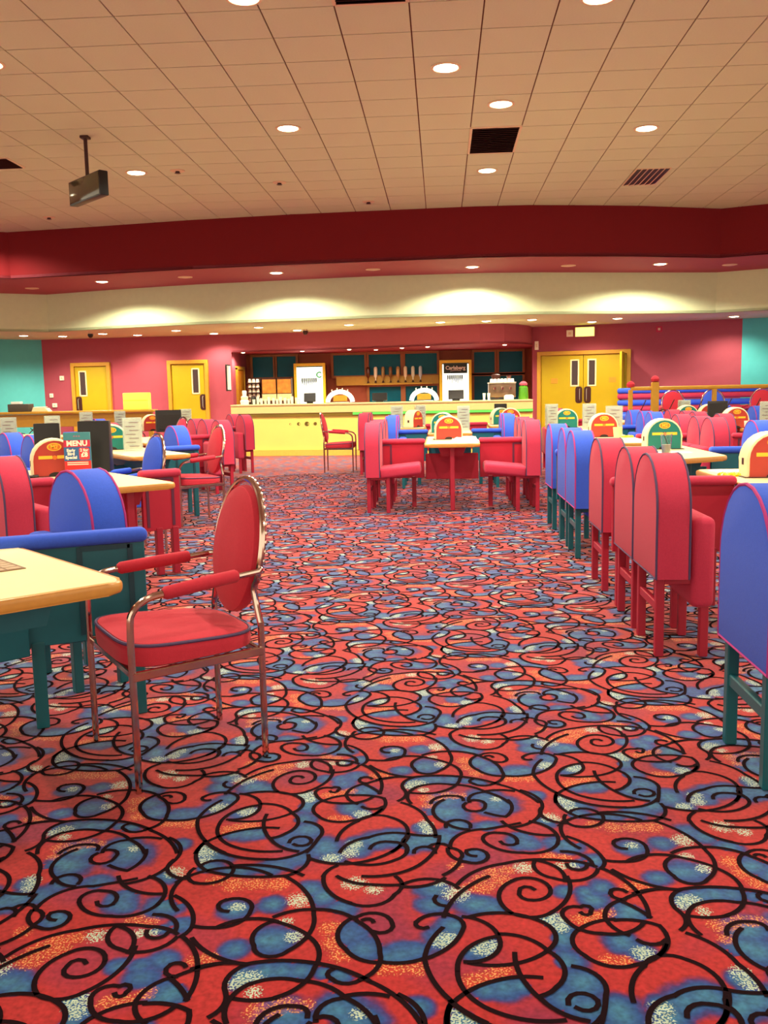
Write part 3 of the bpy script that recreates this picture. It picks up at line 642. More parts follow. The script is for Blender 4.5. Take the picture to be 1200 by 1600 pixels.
ORD = ['nearest', 'second', 'third', 'fourth']
def booth(desc, cx, cy, rot, colour, tab=(-1.0, 1.0), L=(), Rr=(), half=1.04, rails=(True, True), railR=None, grp='', table=True, ry=0.0, w=.31, slant=0.0):
    """desc singles the booth out; L and Rr list (y, folded) of the seats on each side"""
    rz = R(rot); ca, sa = math.cos(rz), math.sin(rz)
    W = lambda x, y: (cx + x * ca - y * sa, cy + x * sa + y * ca, 0)
    cn = 'crimson' if colour == 'red' else 'blue'
    if table: booth_table(cx, cy, rz, colour, tab[0], tab[1], 'beech topped table of ' + desc, 'booth tables', w, slant, ry)
    if any(rails):
        t = thing('booth_partition', ('%s rail and panel of ' % ('pink padded' if colour == 'red' else 'blue padded')) + desc, 'partition', W(0, ry), rz, 'booth partitions')
        if rails[0]: rail_half(-w - .012, -(half - .0), colour, t)
        if rails[1]: rail_half(w + .012, (railR or half), colour, t)
    for side, S in ((-1, L), (1, Rr)):
        for k, (y, fold) in enumerate(S):
            sd = 'left' if side < 0 else 'right'
            st = ('%s of %s' % (ORD[k], ['', 'one', 'two', 'three', 'four'][len(S)])) if len(S) > 1 else 'single'
            lab = '%s %s rounded %s, %s side of %s' % (st, cn, 'seats' if len(S) > 1 else 'seat', sd, desc)
            if side < 0: p = W(-half, y); a = rz
            else: p = W(half, y); a = rz + math.pi
            seat(p, a, colour, lab, fold, 'padded booth seats')

S3 = [(-.89, True), (-.335, True), (.62, True)]
# right-hand column, front to back
seat((1.03, 3.17, 0), 0, 'blue', 'blue rounded booth seat cut off by the right edge of the view', True, 'padded booth seats')
booth('the near right crimson booth', 2.07, 5.60, 0, 'red', (-1.15, .92), L=S3)
booth('the blue booth holding the tall glass', 2.07, 8.32, 0, 'blue', (-.56, .9), slant=.38, L=S3, Rr=[(.65, True)])
booth('the crimson booth holding the yellow beaker', 1.95, 10.85, 0, 'red', (-1.08, .9), Rr=[(-.86, True), (-.32, True), (.5, True)], rails=(False, True))
booth('the blue booth behind the beaker', 1.93, 13.55, 0, 'blue', (-.95, .9), Rr=[(-.86, True), (-.32, True), (.5, True)], rails=(False, True))
booth('the booth before the double doors', 2.98, 16.6, 0, 'red', (-.9, .8), L=[(-.32, True), (.32, True)], rails=(True, False))
# second right-hand column
booth('the booth at the right edge', 4.36, 10.7, 0, 'red', (-.8, 1.0), rails=(True, False), L=[(.65, True)])
booth('the far right crimson booth', 4.36, 13.3, 0, 'red', (-1.0, 1.0), L=[(-.86, True), (-.32, True), (.5, True)])
booth('the booth by the right balustrade', 4.15, 15.6, 0, 'blue', (-.8, .8), Rr=[(-.3, True)])
# centre
booth('the central crimson booth', .115, 10.62, 0, 'red', (-.45, 1.3), L=[(-.32, False), (.32, True), (.86, True)], Rr=[(-.32, False), (.32, True), (.86, True)], half=.965)
booth('the central blue booth', .115, 13.2, 0, 'blue', (-.45, 1.0), L=[(-.32, True), (.32, True)], Rr=[(-.32, True), (.32, True)], half=.9)
booth('the left booth before the bar', -.58, 15.5, 0, 'red', (-.7, .6), L=[(-.32, True), (.32, True)], half=.78)
booth('the right booth before the bar', 1.10, 15.9, 0, 'red', (-.8, .5), Rr=[(-.3, True)], half=.9, rails=(True, False))
# left-hand fan of booths
t = thing('booth_partition', 'blue padded rail and teal panel behind the near left table', 'partition', (-1.25, 3.71, 0), R(27), 'booth partitions')
rail_half(-.56, 0.0, 'blue', t)
booth_table(-1.82, 3.19, R(45), 'blue', -.85, .9, 'beech topped table of the near left blue booth', 'booth tables', legx=-.2)
seat((-1.63, 4.27, 0), R(44) + math.pi, 'blue', 'single blue rounded seat behind the near left blue rail', True, 'padded booth seats')
booth('the booth holding the menu card', -2.58, 6.52, 41, 'red', (-.85, 1.15), railR=.62, half=.95, ry=-.18)
seat((-2.66, 5.22, 0), R(41), 'red', 'crimson seat with tipped-up cushion cut off by the left edge', True, 'padded booth seats')
booth('the blue booth beside the red chair', -3.28, 9.66, 36, 'blue', (-.85, 1.0), Rr=[(.55, True)], railR=.7, half=.74, rails=(False, True))
booth('the left crimson booth nearest the bar', -3.97, 12.35, 32, 'red', (-.85, .9), Rr=[(-.32, True), (.32, True), (.86, True)], half=.98, rails=(False, True))
booth('the booth below the second door', -4.35, 15.6, 30, 'red', (-.8, .8), Rr=[(-.32, True), (.32, True)], half=.98, rails=(False, True))
booth('the blue booth behind the menu', -4.62, 8.3, 41, 'blue', (-.85, .9), Rr=[(-.35, True), (.5, True)], half=.8)
booth('the booth behind two black terminals', -5.3, 11.9, 38, 'red', (-.85, .9), Rr=[(-.31, True), (.4, True)], half=.9)
booth('the booth before the left balustrade', -6.4, 14.4, 36, 'blue', (-.85, .9), Rr=[(-.31, True), (.4, True)], L=[(.2, True)], half=.9)

# ------------------------------------------------------------------ chrome armchairs
def smooth_path(pts, n=5):
    """Catmull-Rom through the points"""
    P = [Vector(p) for p in pts]; out = []
    for i in range(len(P) - 1):
        p0, p1, p2, p3 = P[max(i - 1, 0)], P[i], P[i + 1], P[min(i + 2, len(P) - 1)]
        for k in range(n):
            t = k / n
            out.append(.5 * ((2 * p1) + (p2 - p0) * t + (2 * p0 - 5 * p1 + 4 * p2 - p3) * t * t + (3 * p1 - p0 - 3 * p2 + p3) * t ** 3))
    out.append(P[-1]); return out

FX, RX, FY, RY = .285, .232, .245, -.245
def ring_pts(k, grow=0.0, dy=0.0):
    return [((.205 + grow) * math.cos(a), RY + .012 + dy - .10 * ((z_ - .52) / .5) ** 1.3 * .8, z_) for a, z_ in
            ((2 * math.pi * i / k, .755 + (.250 + grow) * math.sin(2 * math.pi * i / k)) for i in range(k))]
def yback(z): return RY + .012 - .08 * max(0, (z - .52) / .5) ** 1.3
def c_seat(bm):
    P = []
    for k in range(40):
        a = 2 * math.pi * k / 40
        c, s = math.cos(a), math.sin(a)
        x = .262 * math.copysign(abs(c) ** .5, c); y = .255 * math.copysign(abs(s) ** .5, s)
        x *= 1 + .10 * (y / .25)
        P.append((x, y))
    rings = []
    for sc, z in ((.9, .415), (.985, .425), (1.0, .455), (.99, .478), (.955, .493), (.8, .503), (.45, .507)):
        rings.append([bm.verts.new((p[0] * sc, p[1] * sc + .005, z + (.012 * (p[1] * sc / .25) if z > .45 else 0))) for p in P])
    for A, B in zip(rings, rings[1:]):
        for k in range(40): bm.faces.new((A[k], A[(k + 1) % 40], B[(k + 1) % 40], B[k]))
    bm.faces.new(rings[0]); bm.faces.new(rings[-1])
def c_pipe(bm):
    P = []
    for k in range(40):
        a = 2 * math.pi * k / 40
        c, s = math.cos(a), math.sin(a)
        x = .258 * math.copysign(abs(c) ** .5, c); y = .251 * math.copysign(abs(s) ** .5, s); x *= 1 + .10 * (y / .25)
        P.append((x, y + .005, .487 + .012 * y / .25))
    a_tube(bm, P, .006, 6, closed=True)
def c_back(bm):
    n = 32; rings = []
    for sc, d in ((.80, -.030), (.97, -.022), (1.0, 0), (.97, .022), (.8, .036), (.4, .042)):
        ring = []
        for i in range(n):
            a = 2 * math.pi * i / n
            z = .750 + .243 * sc * math.sin(a)
            ring.append(bm.verts.new((.20 * sc * math.cos(a), yback(z) + d, z)))
        rings.append(ring)
    for A, B in zip(rings, rings[1:]):
        for k in range(n): bm.faces.new((A[k], A[(k + 1) % n], B[(k + 1) % n], B[k]))
    bm.faces.new(rings[0]); bm.faces.new(rings[-1])
def c_frame(bm):
    # oval hoop that runs down into the two back legs
    hoop = []
    for i in range(25):
        a = R(-32 + (244) * i / 24)
        z = .755 + .258 * math.sin(a)
        hoop.append(((.218) * math.cos(a), yback(z), z))
    hoop = [(RX, RY, .50)] + hoop + [(-RX, RY, .50)]
    a_tube(bm, smooth_path(hoop, 2), .0125, 10)
def c_bead(bm):
    for i in range(27):
        a = R(-5 + 190 * i / 26)
        z = .755 + .261 * math.sin(a)
        t = bmesh.new(); bmesh.ops.create_icosphere(t, subdivisions=1, radius=.0095)
        bmesh.ops.translate(t, vec=(.222 * math.cos(a), yback(z) - .008, z), verts=t.verts); _merge(bm, t)
def c_rleg(s): return lambda bm: a_tube(bm, [(s * RX, RY, .51), (s * RX, RY, .01), (s * RX, RY, 0)], .0125, 10)
def c_fleg(s): return lambda bm: a_tube(bm, smooth_path([(s * FX, FY, 0), (s * FX, FY, .3), (s * FX, FY, .56), (s * FX, FY - .012, .625), (s * (FX - .002), FY - .06, .662), (s * (FX - .006), FY - .12, .672)], 4), .0125, 10)
def c_armtube(s): return lambda bm: a_tube(bm, [(s * (FX - .006), FY - .11, .672), (s * .245, RY + .01, .70), (s * .226, yback(.70), .703)], .0115, 10)
def c_armpad(s): return lambda bm: a_tube(bm, [(s * .279, FY - .118, .673), (s * .278, FY - .13, .674), (s * .262, -.02, .686), (s * .250, -.145, .6955), (s * .249, -.155, .6962)], [.016, .024, .0245, .024, .018], 12)
def c_rail(bm):
    for s in (-1, 1): a_box(bm, (.022, .50, .03), (s * .262, 0, .405), .003, 1, rot=Matrix.Rotation(s * R(-6), 4, 'Z'))
    a_box(bm, (.56, .02, .024), (0, FY - .01, .402), .003, 1)
    a_box(bm, (.46, .02, .024), (0, RY + .005, .402), .003, 1)
def chrome_chair(loc, rz, fab, label, scale=1.0):
    t = thing('chrome_armchair', label, 'chair', loc, rz, 'chrome framed armchairs')
    s_ = part('seat', 'cseat', fab, c_seat, t)
    part('piping', 'cpipe', M_pipeB if fab is M_chairred else M_pipeP, c_pipe, s_)
    part('backrest', 'cback', fab, c_back, t)
    b = part('back_frame', 'cframe', M_chrome, c_frame, t)
    part('beaded_trim', 'cbead', M_chrome, c_bead, b)
    for s in (-1, 1):
        part('leg', 'crleg%d' % s, M_chrome, c_rleg(s), t)
        part('leg', 'cfleg%d' % s, M_chrome, c_fleg(s), t)
        a = part('armrest', 'carm%d' % s, M_chrome, c_armtube(s), t)
        part('arm_pad', 'cpad%d' % s, fab, c_armpad(s), a)
    part('seat_rail', 'crail', M_chrome, c_rail, t)
chrome_chair((-1.0, 3.27, 0), R(125), M_chairred, 'large red chrome armchair at the near left table end')
chrome_chair((-2.64, 9.55, 0), R(125), M_chairred, 'red chrome armchair by the blue booth table on the left')
chrome_chair((-2.70, 7.62, 0), R(130), M_blue, 'blue chrome armchair behind the pink rail on the left')
chrome_chair((-4.25, 13.9, 0), R(130), M_pink, 'pink chrome armchair far left near the balustrade')
chrome_chair((-1.74, 15.6, 0), R(-90), M_chairred, 'red chrome armchair in front of the yellow bar')
# ------------------------------------------------------------------ things on the tables
TZ = .7545
def machine(x, y, rz, colour, label, z=TZ):
    fm = M_faceR if colour == 'red' else M_faceT
    t = thing('ticket_machine', label, 'ticket machine', (x, y, z), R(rz), 'arched table-top machines')
    w = .168; out = lambda g: arch(w - g, .0 + (.004 if g else 0), .12, .285 - g)
    part('shell', 'mshell', M_cream2, lambda bm: a_prism(bm, out(0), -.085, .085, 'y', .012, 2), t)
    for s in (-1, 1):
        f = part('face_plate', 'mface%d' % s, fm, lambda bm: a_prism(bm, out(.016), s * .084, s * .089, 'y', .001, 1), t)
        if s > 0: continue
        part('oval_border', 'moval', M_gold, lambda bm: a_prism(bm, [(.052 * math.cos(2 * math.pi * k / 20), .222 + .03 * math.sin(2 * math.pi * k / 20)) for k in range(20)], -.0905, -.089, 'y'), f)
        part('oval_badge', 'moval2', M_orange, lambda bm: a_prism(bm, [(.043 * math.cos(2 * math.pi * k / 20), .222 + .023 * math.sin(2 * math.pi * k / 20)) for k in range(20)], -.0915, -.090, 'y'), f)
        put_text('badge_lettering', 'M2', .042, M_gold, f, (0, -.0922, .222), bold=.0012)
        part('stripe', 'mstripe', M_gold, lambda bm: [a_box(bm, (.098, .002, .024), (q * .066, -.0900, .146)) for q in (-1, 1)], f)
        part('lock', 'mlock', M_orange, lambda bm: a_lathe(bm, [(.016, -.089), (.016, -.0935), (.006, -.0945)], (0, 0, .143), 12, 'y'), f)
        part('ticket_slot', 'mslot', M_dark, lambda bm: a_prism(bm, [(-.05, .006)] + [(.05 * math.cos(R(180 - 180 * k / 10)), .006 + .028 * math.sin(R(180 * k / 10))) for k in range(11)][1:-1] + [(.05, .006)], -.0905, -.088, 'y'), f)
    part('side_lock', 'mside', M_brown, lambda bm: a_box(bm, (.004, .034, .042), (-.1685, 0, .10), .001, 1), t)
    part('base_plate', 'mbase', M_brown, lambda bm: a_box(bm, (.37, .20, .006), (0, 0, .003), .002, 1), t)
    return t
machine(-2.93, 6.75, 28, 'red', 'red-faced arched machine beside the menu card')
machine(-3.70, 10.1, 20, 'teal', 'teal-faced arched machine left of the clear menu holder, left side')
machine(2.07, 5.92, 0, 'red', 'red-faced arched machine cut off by the right edge')
machine(2.06, 8.75, 3, 'teal', 'teal-faced arched machine behind the tall glass')
machine(1.92, 11.1, 0, 'red', 'red-faced arched machine behind the yellow beaker')
machine(.08, 11.15, 4, 'red', 'red-faced arched machine on the central crimson booth table')
machine(.02, 12.98, -6, 'teal', 'teal-faced arched machine behind the central red one')
machine(4.0, 12.85, 3, 'red', 'red-faced arched machine on the far right table with beaker')
machine(3.9, 14.95, 4, 'teal', 'teal-faced arched machine left of the black terminal, far right')
machine(4.36, 15.35, 0, 'red', 'red-faced arched machine behind the black terminal, far right')
machine(-.46, 15.12, 62, 'red', 'red-faced arched machine between clear menu holders before the bar')
machine(1.0, 15.75, 15, 'teal', 'dark teal arched machine near the bar, right of centre')
machine(1.14, 15.32, -4, 'red', 'red-faced arched machine near the bar, right of centre')
machine(1.86, 13.9, 0, 'teal', 'teal-faced arched machine between clear menu holders, right side')
machine(-5.0, 15.6, 30, 'red', 'red-faced arched machine beside the black screen, far left')

# printed menu card, four-sided stand
def menu_card(x, y, rz):
    t = thing('menu_card', 'printed menu card stand with red bottom on the left table', 'menu', (x, y, TZ), R(rz))
    mm = lambda n, c: mat(n, c, .35, var=.05)
    part('card', 'mc', mm('menu_card_teal', srgb(60, 130, 140)), lambda bm: a_box(bm, (.19, .03, .33), (0, 0, .165), .002, 1), t)
    part('title_band', 'mc1', mm('menu_band_crimson', srgb(186, 40, 70)), lambda bm: a_box(bm, (.188, .002, .05), (0, -.016, .248)), t)
    put_text('title_lettering', 'MENU', .054, M_white, t, (0, -.0175, .248), bold=.0022)
    part('offer_panel', 'mc2', mm('menu_panel_blue', srgb(44, 96, 150)), lambda bm: a_box(bm, (.188, .002, .10), (0, -.016, .172)), t)
    for s, z in (('Early', .198), ('Bird', .172), ('Special', .146)):
        put_text('offer_lettering', s, .030, M_white, t, (-.045, -.0175, z), bold=.0012)
    part('price_badge', 'mc3', mm('menu_badge_red', srgb(206, 60, 70)), lambda bm: a_prism(bm, rounded_rect(.012, .086, .128, .216, .014), -.0175, -.0165, 'y'), t)
    put_text('price_lettering', '2 for', .030, M_white, t, (.049, -.018, .198), bold=.001)
    put_text('price_lettering', '£8', .046, M_white, t, (.049, -.018, .164), bold=.002)
    part('red_panel', 'mc4', mm('menu_panel_red', srgb(204, 44, 44)), lambda bm: a_box(bm, (.188, .002, .118), (0, -.016, .061)), t)
    for z in (.108, .094): part('small_print', 'mc5', M_white, lambda bm: a_box(bm, (.15, .001, .006), (0, -.0175, 0)), t, (0, 0, z))
    put_text('crest', '\u2022\u2022\u2022', .05, mm('menu_crest', srgb(150, 110, 130)), t, (0, -.0165, .30))
menu_card(-2.69, 6.62, 14)

def terminal(x, y, rz, h, w, label, z=TZ, d=.10):
    t = thing('black_terminal', label, 'terminal', (x, y, z), R(rz), 'black table terminals')
    k = '%.2f%.2f' % (h, w)
    part('casing', 'tc' + k, M_black, lambda bm: a_prism(bm, [(-d, 0), (d * .8, 0), (d * .35, h), (-d * .55, h)], -w / 2, w / 2, 'x', .008, 2), t)
    part('screen', 'ts' + k, mat('dark_screen_glass', srgb(18, 16, 16), .2, var=.1, spec=.6), lambda bm: a_box(bm, (w * .86, .004, h * .8), (0, 0, h * .5), .002, 1, rot=Matrix.Rotation(R(-8), 4, 'X')), t, (0, -d * .80, 0))
terminal(-2.74, 7.10, 192, .40, .24, 'tall black terminal standing right behind the menu card', d=.12)
terminal(-3.24, 7.36, 200, .38, .20, 'black terminal behind the red machine at the left', d=.09)
terminal(-4.55, 15.1, 30, .36, .42, 'wide black screen before the yellow balustrade at the left', d=.08)
terminal(4.36, 14.86, -20, .34, .3, 'black terminal on the far right blue booth table', d=.12)
terminal(1.05, 16.5, 0, .34, .22, 'small black terminal before the yellow double doors', d=.08)

def holder(x, y, rz, label, h=.36, w=.2):
    t = thing('menu_holder', label, 'menu holder', (x, y, TZ), R(rz), 'clear menu holders')
    for a in range(3):
        s = part('panel', 'mh', M_acry, lambda bm: a_box(bm, (w, .006, h), (0, -.06, h / 2), .001, 1), t, rz=R(120 * a))
        part('print_sheet', 'mh2', M_print, lambda bm: a_box(bm, (w * .86, .001, h * .9), (0, -.056, h * .5)), s)
        for k in range(7):
            part('print_line', 'mh3', M_ink, lambda bm: a_box(bm, (w * .5, .001, .007), (0, -.0645, 0)), s, ((-.02 if k % 2 else .015), 0, .05 + k * .043))
holder(-3.38, 9.86, 20, 'clear menu holder on the left blue booth table')
holder(-5.45, 11.3, 10, 'clear menu holder at the left edge of the view')
holder(-5.15, 11.85, 40, 'clear menu holder between two black terminals on the left')
holder(-5.75, 14.6, 15, 'clear menu holder before the balustrade, left of the wide screen')
holder(-5.35, 14.95, 50, 'clear menu holder just left of the wide black screen')
holder(-4.5, 15.95, 20, 'small clear menu holder right of the wide black screen')
holder(2.12, 13.5, 10, 'clear menu holder right of the far teal machine')
holder(1.60, 13.72, 30, 'clear menu holder left of the far teal machine')
holder(2.12, 11.45, -15, 'clear menu holder behind the red machine and beaker')
holder(-.74, 15.1, 12, 'left clear menu holder of the pair before the bar')
holder(-.38, 15.5, 40, 'right clear menu holder of the pair before the bar')
holder(.30, 13.7, 25, 'clear menu holder behind the central machines')
holder(4.30, 12.55, 8, 'clear menu holder left of the right hand red machine')
holder(3.95, 15.35, 30, 'clear menu holder beside the far right teal machine')

# glass, beaker, papers and packets
t = thing('drinking_glass', 'tall clear glass with a straw on the right blue table', 'glass', (1.87, 7.78, TZ), 0)
part('tumbler', 'glass', M_glass, lambda bm: a_lathe(bm, [(.030, 0), (.034, .004), (.047, .19), (.0455, .19), (.033, .012), (.0, .011)], n=20), t)
part('ice_water', 'ice', mat('cloudy_water', srgb(232, 228, 210), .3, var=.1, trans=.3), lambda bm: a_lathe(bm, [(.0, .0125), (.0318, .0135), (.0375, .10), (.0, .101)], n=16), t)
part('straw', 'straw', M_dark, lambda bm: a_tube(bm, [(.012, 0, .10), (-.022, 0, .185)], .003, 6), t)
t = thing('beaker', 'pale yellow beaker in front of the red machine', 'cup', (1.99, 10.55, TZ))
part('cup', 'beak', mat('beaker_plastic', srgb(244, 226, 150), .4, var=.03), lambda bm: a_lathe(bm, [(.040, 0), (.052, .135), (.049, .135), (.038, .006)], n=18), t)
t = thing('beaker', 'small pale beaker in front of the far right red machine', 'cup', (4.05, 12.45, TZ))
part('cup', 'beak2', mat('beaker_white', srgb(246, 236, 214), .4, var=.03), lambda bm: a_lathe(bm, [(.040, 0), (.050, .11), (.047, .11), (.038, .006)], n=18), t)
def sheet(name, x, y, rz, w, d, m, label, cat, crumple=0.0, h=.002):
    rnd = random.Random(label)
    def fn(bm):
        n = 7
        g = [[bm.verts.new((-w / 2 + w * i / n, -d / 2 + d * j / n, h + crumple * rnd.random())) for j in range(n + 1)] for i in range(n + 1)]
        lo = [[bm.verts.new((-w / 2 + w * i / n, -d / 2 + d * j / n, .0004)) for j in range(n + 1)] for i in range(n + 1)]
        for i in range(n):
            for j in range(n):
                bm.faces.new((g[i][j], g[i + 1][j], g[i + 1][j + 1], g[i][j + 1]))
                bm.faces.new((lo[i][j], lo[i][j + 1], lo[i + 1][j + 1], lo[i + 1][j]))
        for i in range(n):
            for a, b in (((i, 0), (i + 1, 0)), ((i, n), (i + 1, n)), ((0, i), (0, i + 1)), ((n, i), (n, i + 1))):
                bm.faces.new((g[a[0]][a[1]], g[b[0]][b[1]], lo[b[0]][b[1]], lo[a[0]][a[1]]))
    o = link(name, one(name, m, fn, .4), None, (x, y, TZ), R(rz))
    return tag(o, label, cat)
sheet('paper_napkin', .27, 10.5, 20, .26, .22, M_paper, 'crumpled white napkin on the central crimson booth table', 'napkin', .06)
sheet('paper_napkin', .05, 10.36, -10, .2, .16, M_paper, 'flat white napkin at the near edge of the central table', 'napkin', .015)
sheet('bingo_paper', 1.98, 6.3, 5, .3, .2, M_paper, 'white paper slip left of the right edge machine', 'paper', .008)
sheet('bingo_paper', 2.22, 5.3, -25, .2, .2, M_paper, 'white napkin on the near crimson table at right edge', 'napkin', .01)
sheet('snack_packet', 1.84, 5.98, 12, .12, .09, mat('packet_yellow', srgb(232, 196, 20), .3, var=.3, scale=40), 'small yellow and black packet on the near crimson table', 'packet', .025)
sheet('snack_packet', 2.17, 10.9, 12, .12, .09, mat('packet_lime', srgb(220, 216, 40), .3, var=.2, scale=40), 'small lime yellow packet beside the beaker', 'packet', .025)
sheet('bingo_paper', 2.0, 8.2, 0, .36, .16, M_paper, 'white paper lying in front of the teal machine and glass', 'paper', .004)
t = thing('placemat', 'brown patterned playing mat inlaid on the near left table', 'mat', (-1.70, 3.04, TZ), R(45))
part('board', 'pm', mat('mat_brown', srgb(120, 86, 50), .5, var=.2), lambda bm: a_box(bm, (.34, .42, .003), (0, 0, .0015)), t)
for i in range(6):
    for j in range(9):
        part('cell', 'pmc', mat('mat_cell', srgb(176, 150, 116), .5, var=.25, scale=25), lambda bm: a_box(bm, (.046, .036, .001), (0, 0, .0035)), t, (-.135 + i * .054, -.18 + j * .045, 0))
t = thing('marker_pen', 'dark dabber pen lying left of the red machine', 'pen', (-3.05, 6.52, TZ), R(40))
part('barrel', 'pen', M_dark, lambda bm: a_tube(bm, [(-.07, 0, .012), (.05, 0, .012)], .011, 8), t)
part('cap', 'pencap', M_black, lambda bm: a_tube(bm, [(.05, 0, .012), (.09, 0, .012)], .013, 8), t)
# ------------------------------------------------------------------ doors
def on_line(P, x):
    for (a, b) in zip(P, P[1:]):
        if a[0] <= x <= b[0]:
            t = (x - a[0]) / (b[0] - a[0]); return a[1] + t * (b[1] - a[1]), math.atan2(b[1] - a[1], b[0] - a[0])
def door(n, x0, x1, zt, P, slit, handle=None, leaves=1):
    c = (x0 + x1) / 2; y, a = on_line(P, c); w = (x1 - x0) / math.cos(a)
    t = link('door_%d' % n, None, None, (c, y, 0), a); t['kind'] = 'structure'
    k = 'd%d' % n
    part('frame', k + 'f', M_wood, lambda bm: [a_box(bm, (.09, .12, zt), (s * (w / 2 - .045), -.02, zt / 2), .006, 1) for s in (-1, 1)] + [a_box(bm, (w, .12, .09), (0, -.021, zt - .045), .006, 1)], t)
    lw = (w - .18) / leaves
    for i in range(leaves):
        cx = -w / 2 + .09 + lw * (i + .5)
        lf = part('door_leaf', k + 'l', M_yellow, lambda bm: a_box(bm, (lw - .008, .05, zt - .1), (0, -.01, (zt - .1) / 2 + .005), .004, 1), t, (cx, 0, 0))
        sx = slit[i] * lw
        part('vision_frame', k + 'vf', M_top, lambda bm: [a_box(bm, (.2, .012, .03), (0, -.04, z)) for z in (1.40, 1.99)] + [a_box(bm, (.03, .012, .62), (s * .085, -.04, 1.695)) for s in (-1, 1)], lf, (sx, 0, 0))
        part('vision_glass', k + 'vg', mat('door_glass_dark', srgb(50, 20, 16), .1, var=.3, scale=3, spec=.6), lambda bm: a_box(bm, (.14, .008, .57), (0, -.037, 1.695)), lf, (sx, 0, 0))
        hx = (slit[i] / abs(slit[i])) * lw * .42
        part('push_plate', k + 'pp', M_brown, lambda bm: a_prism(bm, rounded_rect(-.08, .08, 1.0, 1.38, .06), -.042, -.034, 'y'), lf, (hx * (.95 if leaves == 2 else 1), 0, 0))
        part('pull_handle', k + 'ph', M_steel, lambda bm: a_tube(bm, [(0, -.04, 1.05), (0, -.08, 1.08), (0, -.08, 1.3), (0, -.04, 1.33)], .011, 8), lf, (hx, 0, 0))
        if leaves == 2:
            part('notice', k + 'nt', M_wood, lambda bm: a_box(bm, (.16, .006, .12), (0, -.037, 1.52), .002, 1), lf, (-slit[i] * lw * .6, 0, 0))
    return t
door(1, -9.06, -8.05, 2.2, P_WALL_L, [-.26])
door(2, -6.6, -5.58, 2.2, P_WALL_L, [.22])
dd = door(3, 2.26, 4.32, 2.2, P_WALL_R, [.30, -.30], leaves=2)
part('open_leaf', 'd3o', M_yellow, lambda bm: a_box(bm, (.05, .7, 2.12), (0, -.35, 1.07), .004, 1), dd, (.90, -.05, 0), R(-2))

# wall fittings
y, a = on_line(P_WALL_R, 3.3)
t = thing('exit_sign', 'glowing yellow green emergency exit sign above the double doors', 'exit sign', (3.3, y - .09, 2.62), a)
part('housing', 'ex', M_white, lambda bm: a_box(bm, (.44, .08, .22), (0, .02, 0), .006, 1), t)
part('lit_panel', 'ex2', mat('exit_panel_lit', (.95, .9, .12, 1), .4, emit=2.2, var=.05), lambda bm: a_box(bm, (.41, .01, .19), (0, -.023, 0), .002, 1), t)
def wall_box(x, z, P, w, h, label, m=M_white, cat='wall box', name='wall_switch'):
    y, a = on_line(P, x)
    t = thing(name, label, cat, (x, y - .02, z), a)
    k = 'wb%.2f%.2f' % (w, h) + m.name
    part('plate', k, m, lambda bm: a_box(bm, (w, .03, h), (0, 0, 0), .004, 1), t)
    part('button', k + 'b', M_rim, lambda bm: a_box(bm, (w * .4, .012, h * .4), (0, -.02, 0), .002, 1), t)
wall_box(-9.32, 1.84, P_WALL_L, .11, .11, 'white wall switch left of the first yellow door')
wall_box(-9.62, 1.42, P_WALL_L, .09, .1, 'white wall socket near the teal corner, upper')
wall_box(-9.55, 1.18, P_WALL_L, .12, .1, 'white wall socket near the teal corner, lower')
wall_box(2.98, 2.6, P_WALL_R, .15, .15, 'round white sounder left of the exit sign', cat='alarm', name='alarm_sounder')
wall_box(4.9, 2.62, P_WALL_R, .13, .13, 'dark pink detector high on the right crimson wall', M_pink, 'alarm', 'alarm_sounder')
wall_box(2.24, 2.35, P_WALL_R, .09, .2, 'white detector on the corner beside the double doors', cat='detector', name='motion_detector')
t = thing('wall_poster', 'framed white notice on the wall left of the bar opening', 'poster', (-5.02, 21.6, 1.75), R(90))
part('frame', 'wpf', M_dark, lambda bm: a_box(bm, (.42, .03, .62), (0, 0, 0), .004, 1), t)
part('sheet', 'wps', M_paper, lambda bm: a_box(bm, (.36, .006, .56), (0, -.016, 0)), t)
t = link('door_4', None, None, (-4.98, 22.75, 0), R(-90)); t['kind'] = 'structure'
part('frame', 'd4f', M_wood, lambda bm: [a_box(bm, (.08, .06, 2.0), (s * .4, .0, 1.0)) for s in (-1, 1)] + [a_box(bm, (.88, .06, .08), (0, .001, 2.0))], t, rz=R(180))
part('door_leaf', 'd4l', mat('store_door_ochre', srgb(190, 120, 20), .5), lambda bm: a_box(bm, (.72, .03, 1.95), (0, 0, .975)), t, rz=R(180))
t = thing('security_camera', 'small dark dome camera under the cream soffit, left side', 'camera', (-7.75, 20.2, Z_CRM))
part('mount', 'scm', M_rim, lambda bm: a_lathe(bm, [(.05, .0), (.05, -.03)], n=12), t)
part('dome', 'scd', M_dark, lambda bm: a_lathe(bm, [(.06, -.03), (.06, -.07), (.035, -.11), (.01, -.12)], n=12), t)
t = thing('security_camera', 'small grey camera under the cream soffit above the bar', 'camera', (-3.05, 20.9, Z_CRM))
part('mount', 'scm', M_rim, lambda bm: a_lathe(bm, [(.05, .0), (.05, -.03)], n=12), t)
part('dome', 'scd2', M_brown, lambda bm: a_lathe(bm, [(.06, -.03), (.06, -.07), (.035, -.11), (.01, -.12)], n=12), t)

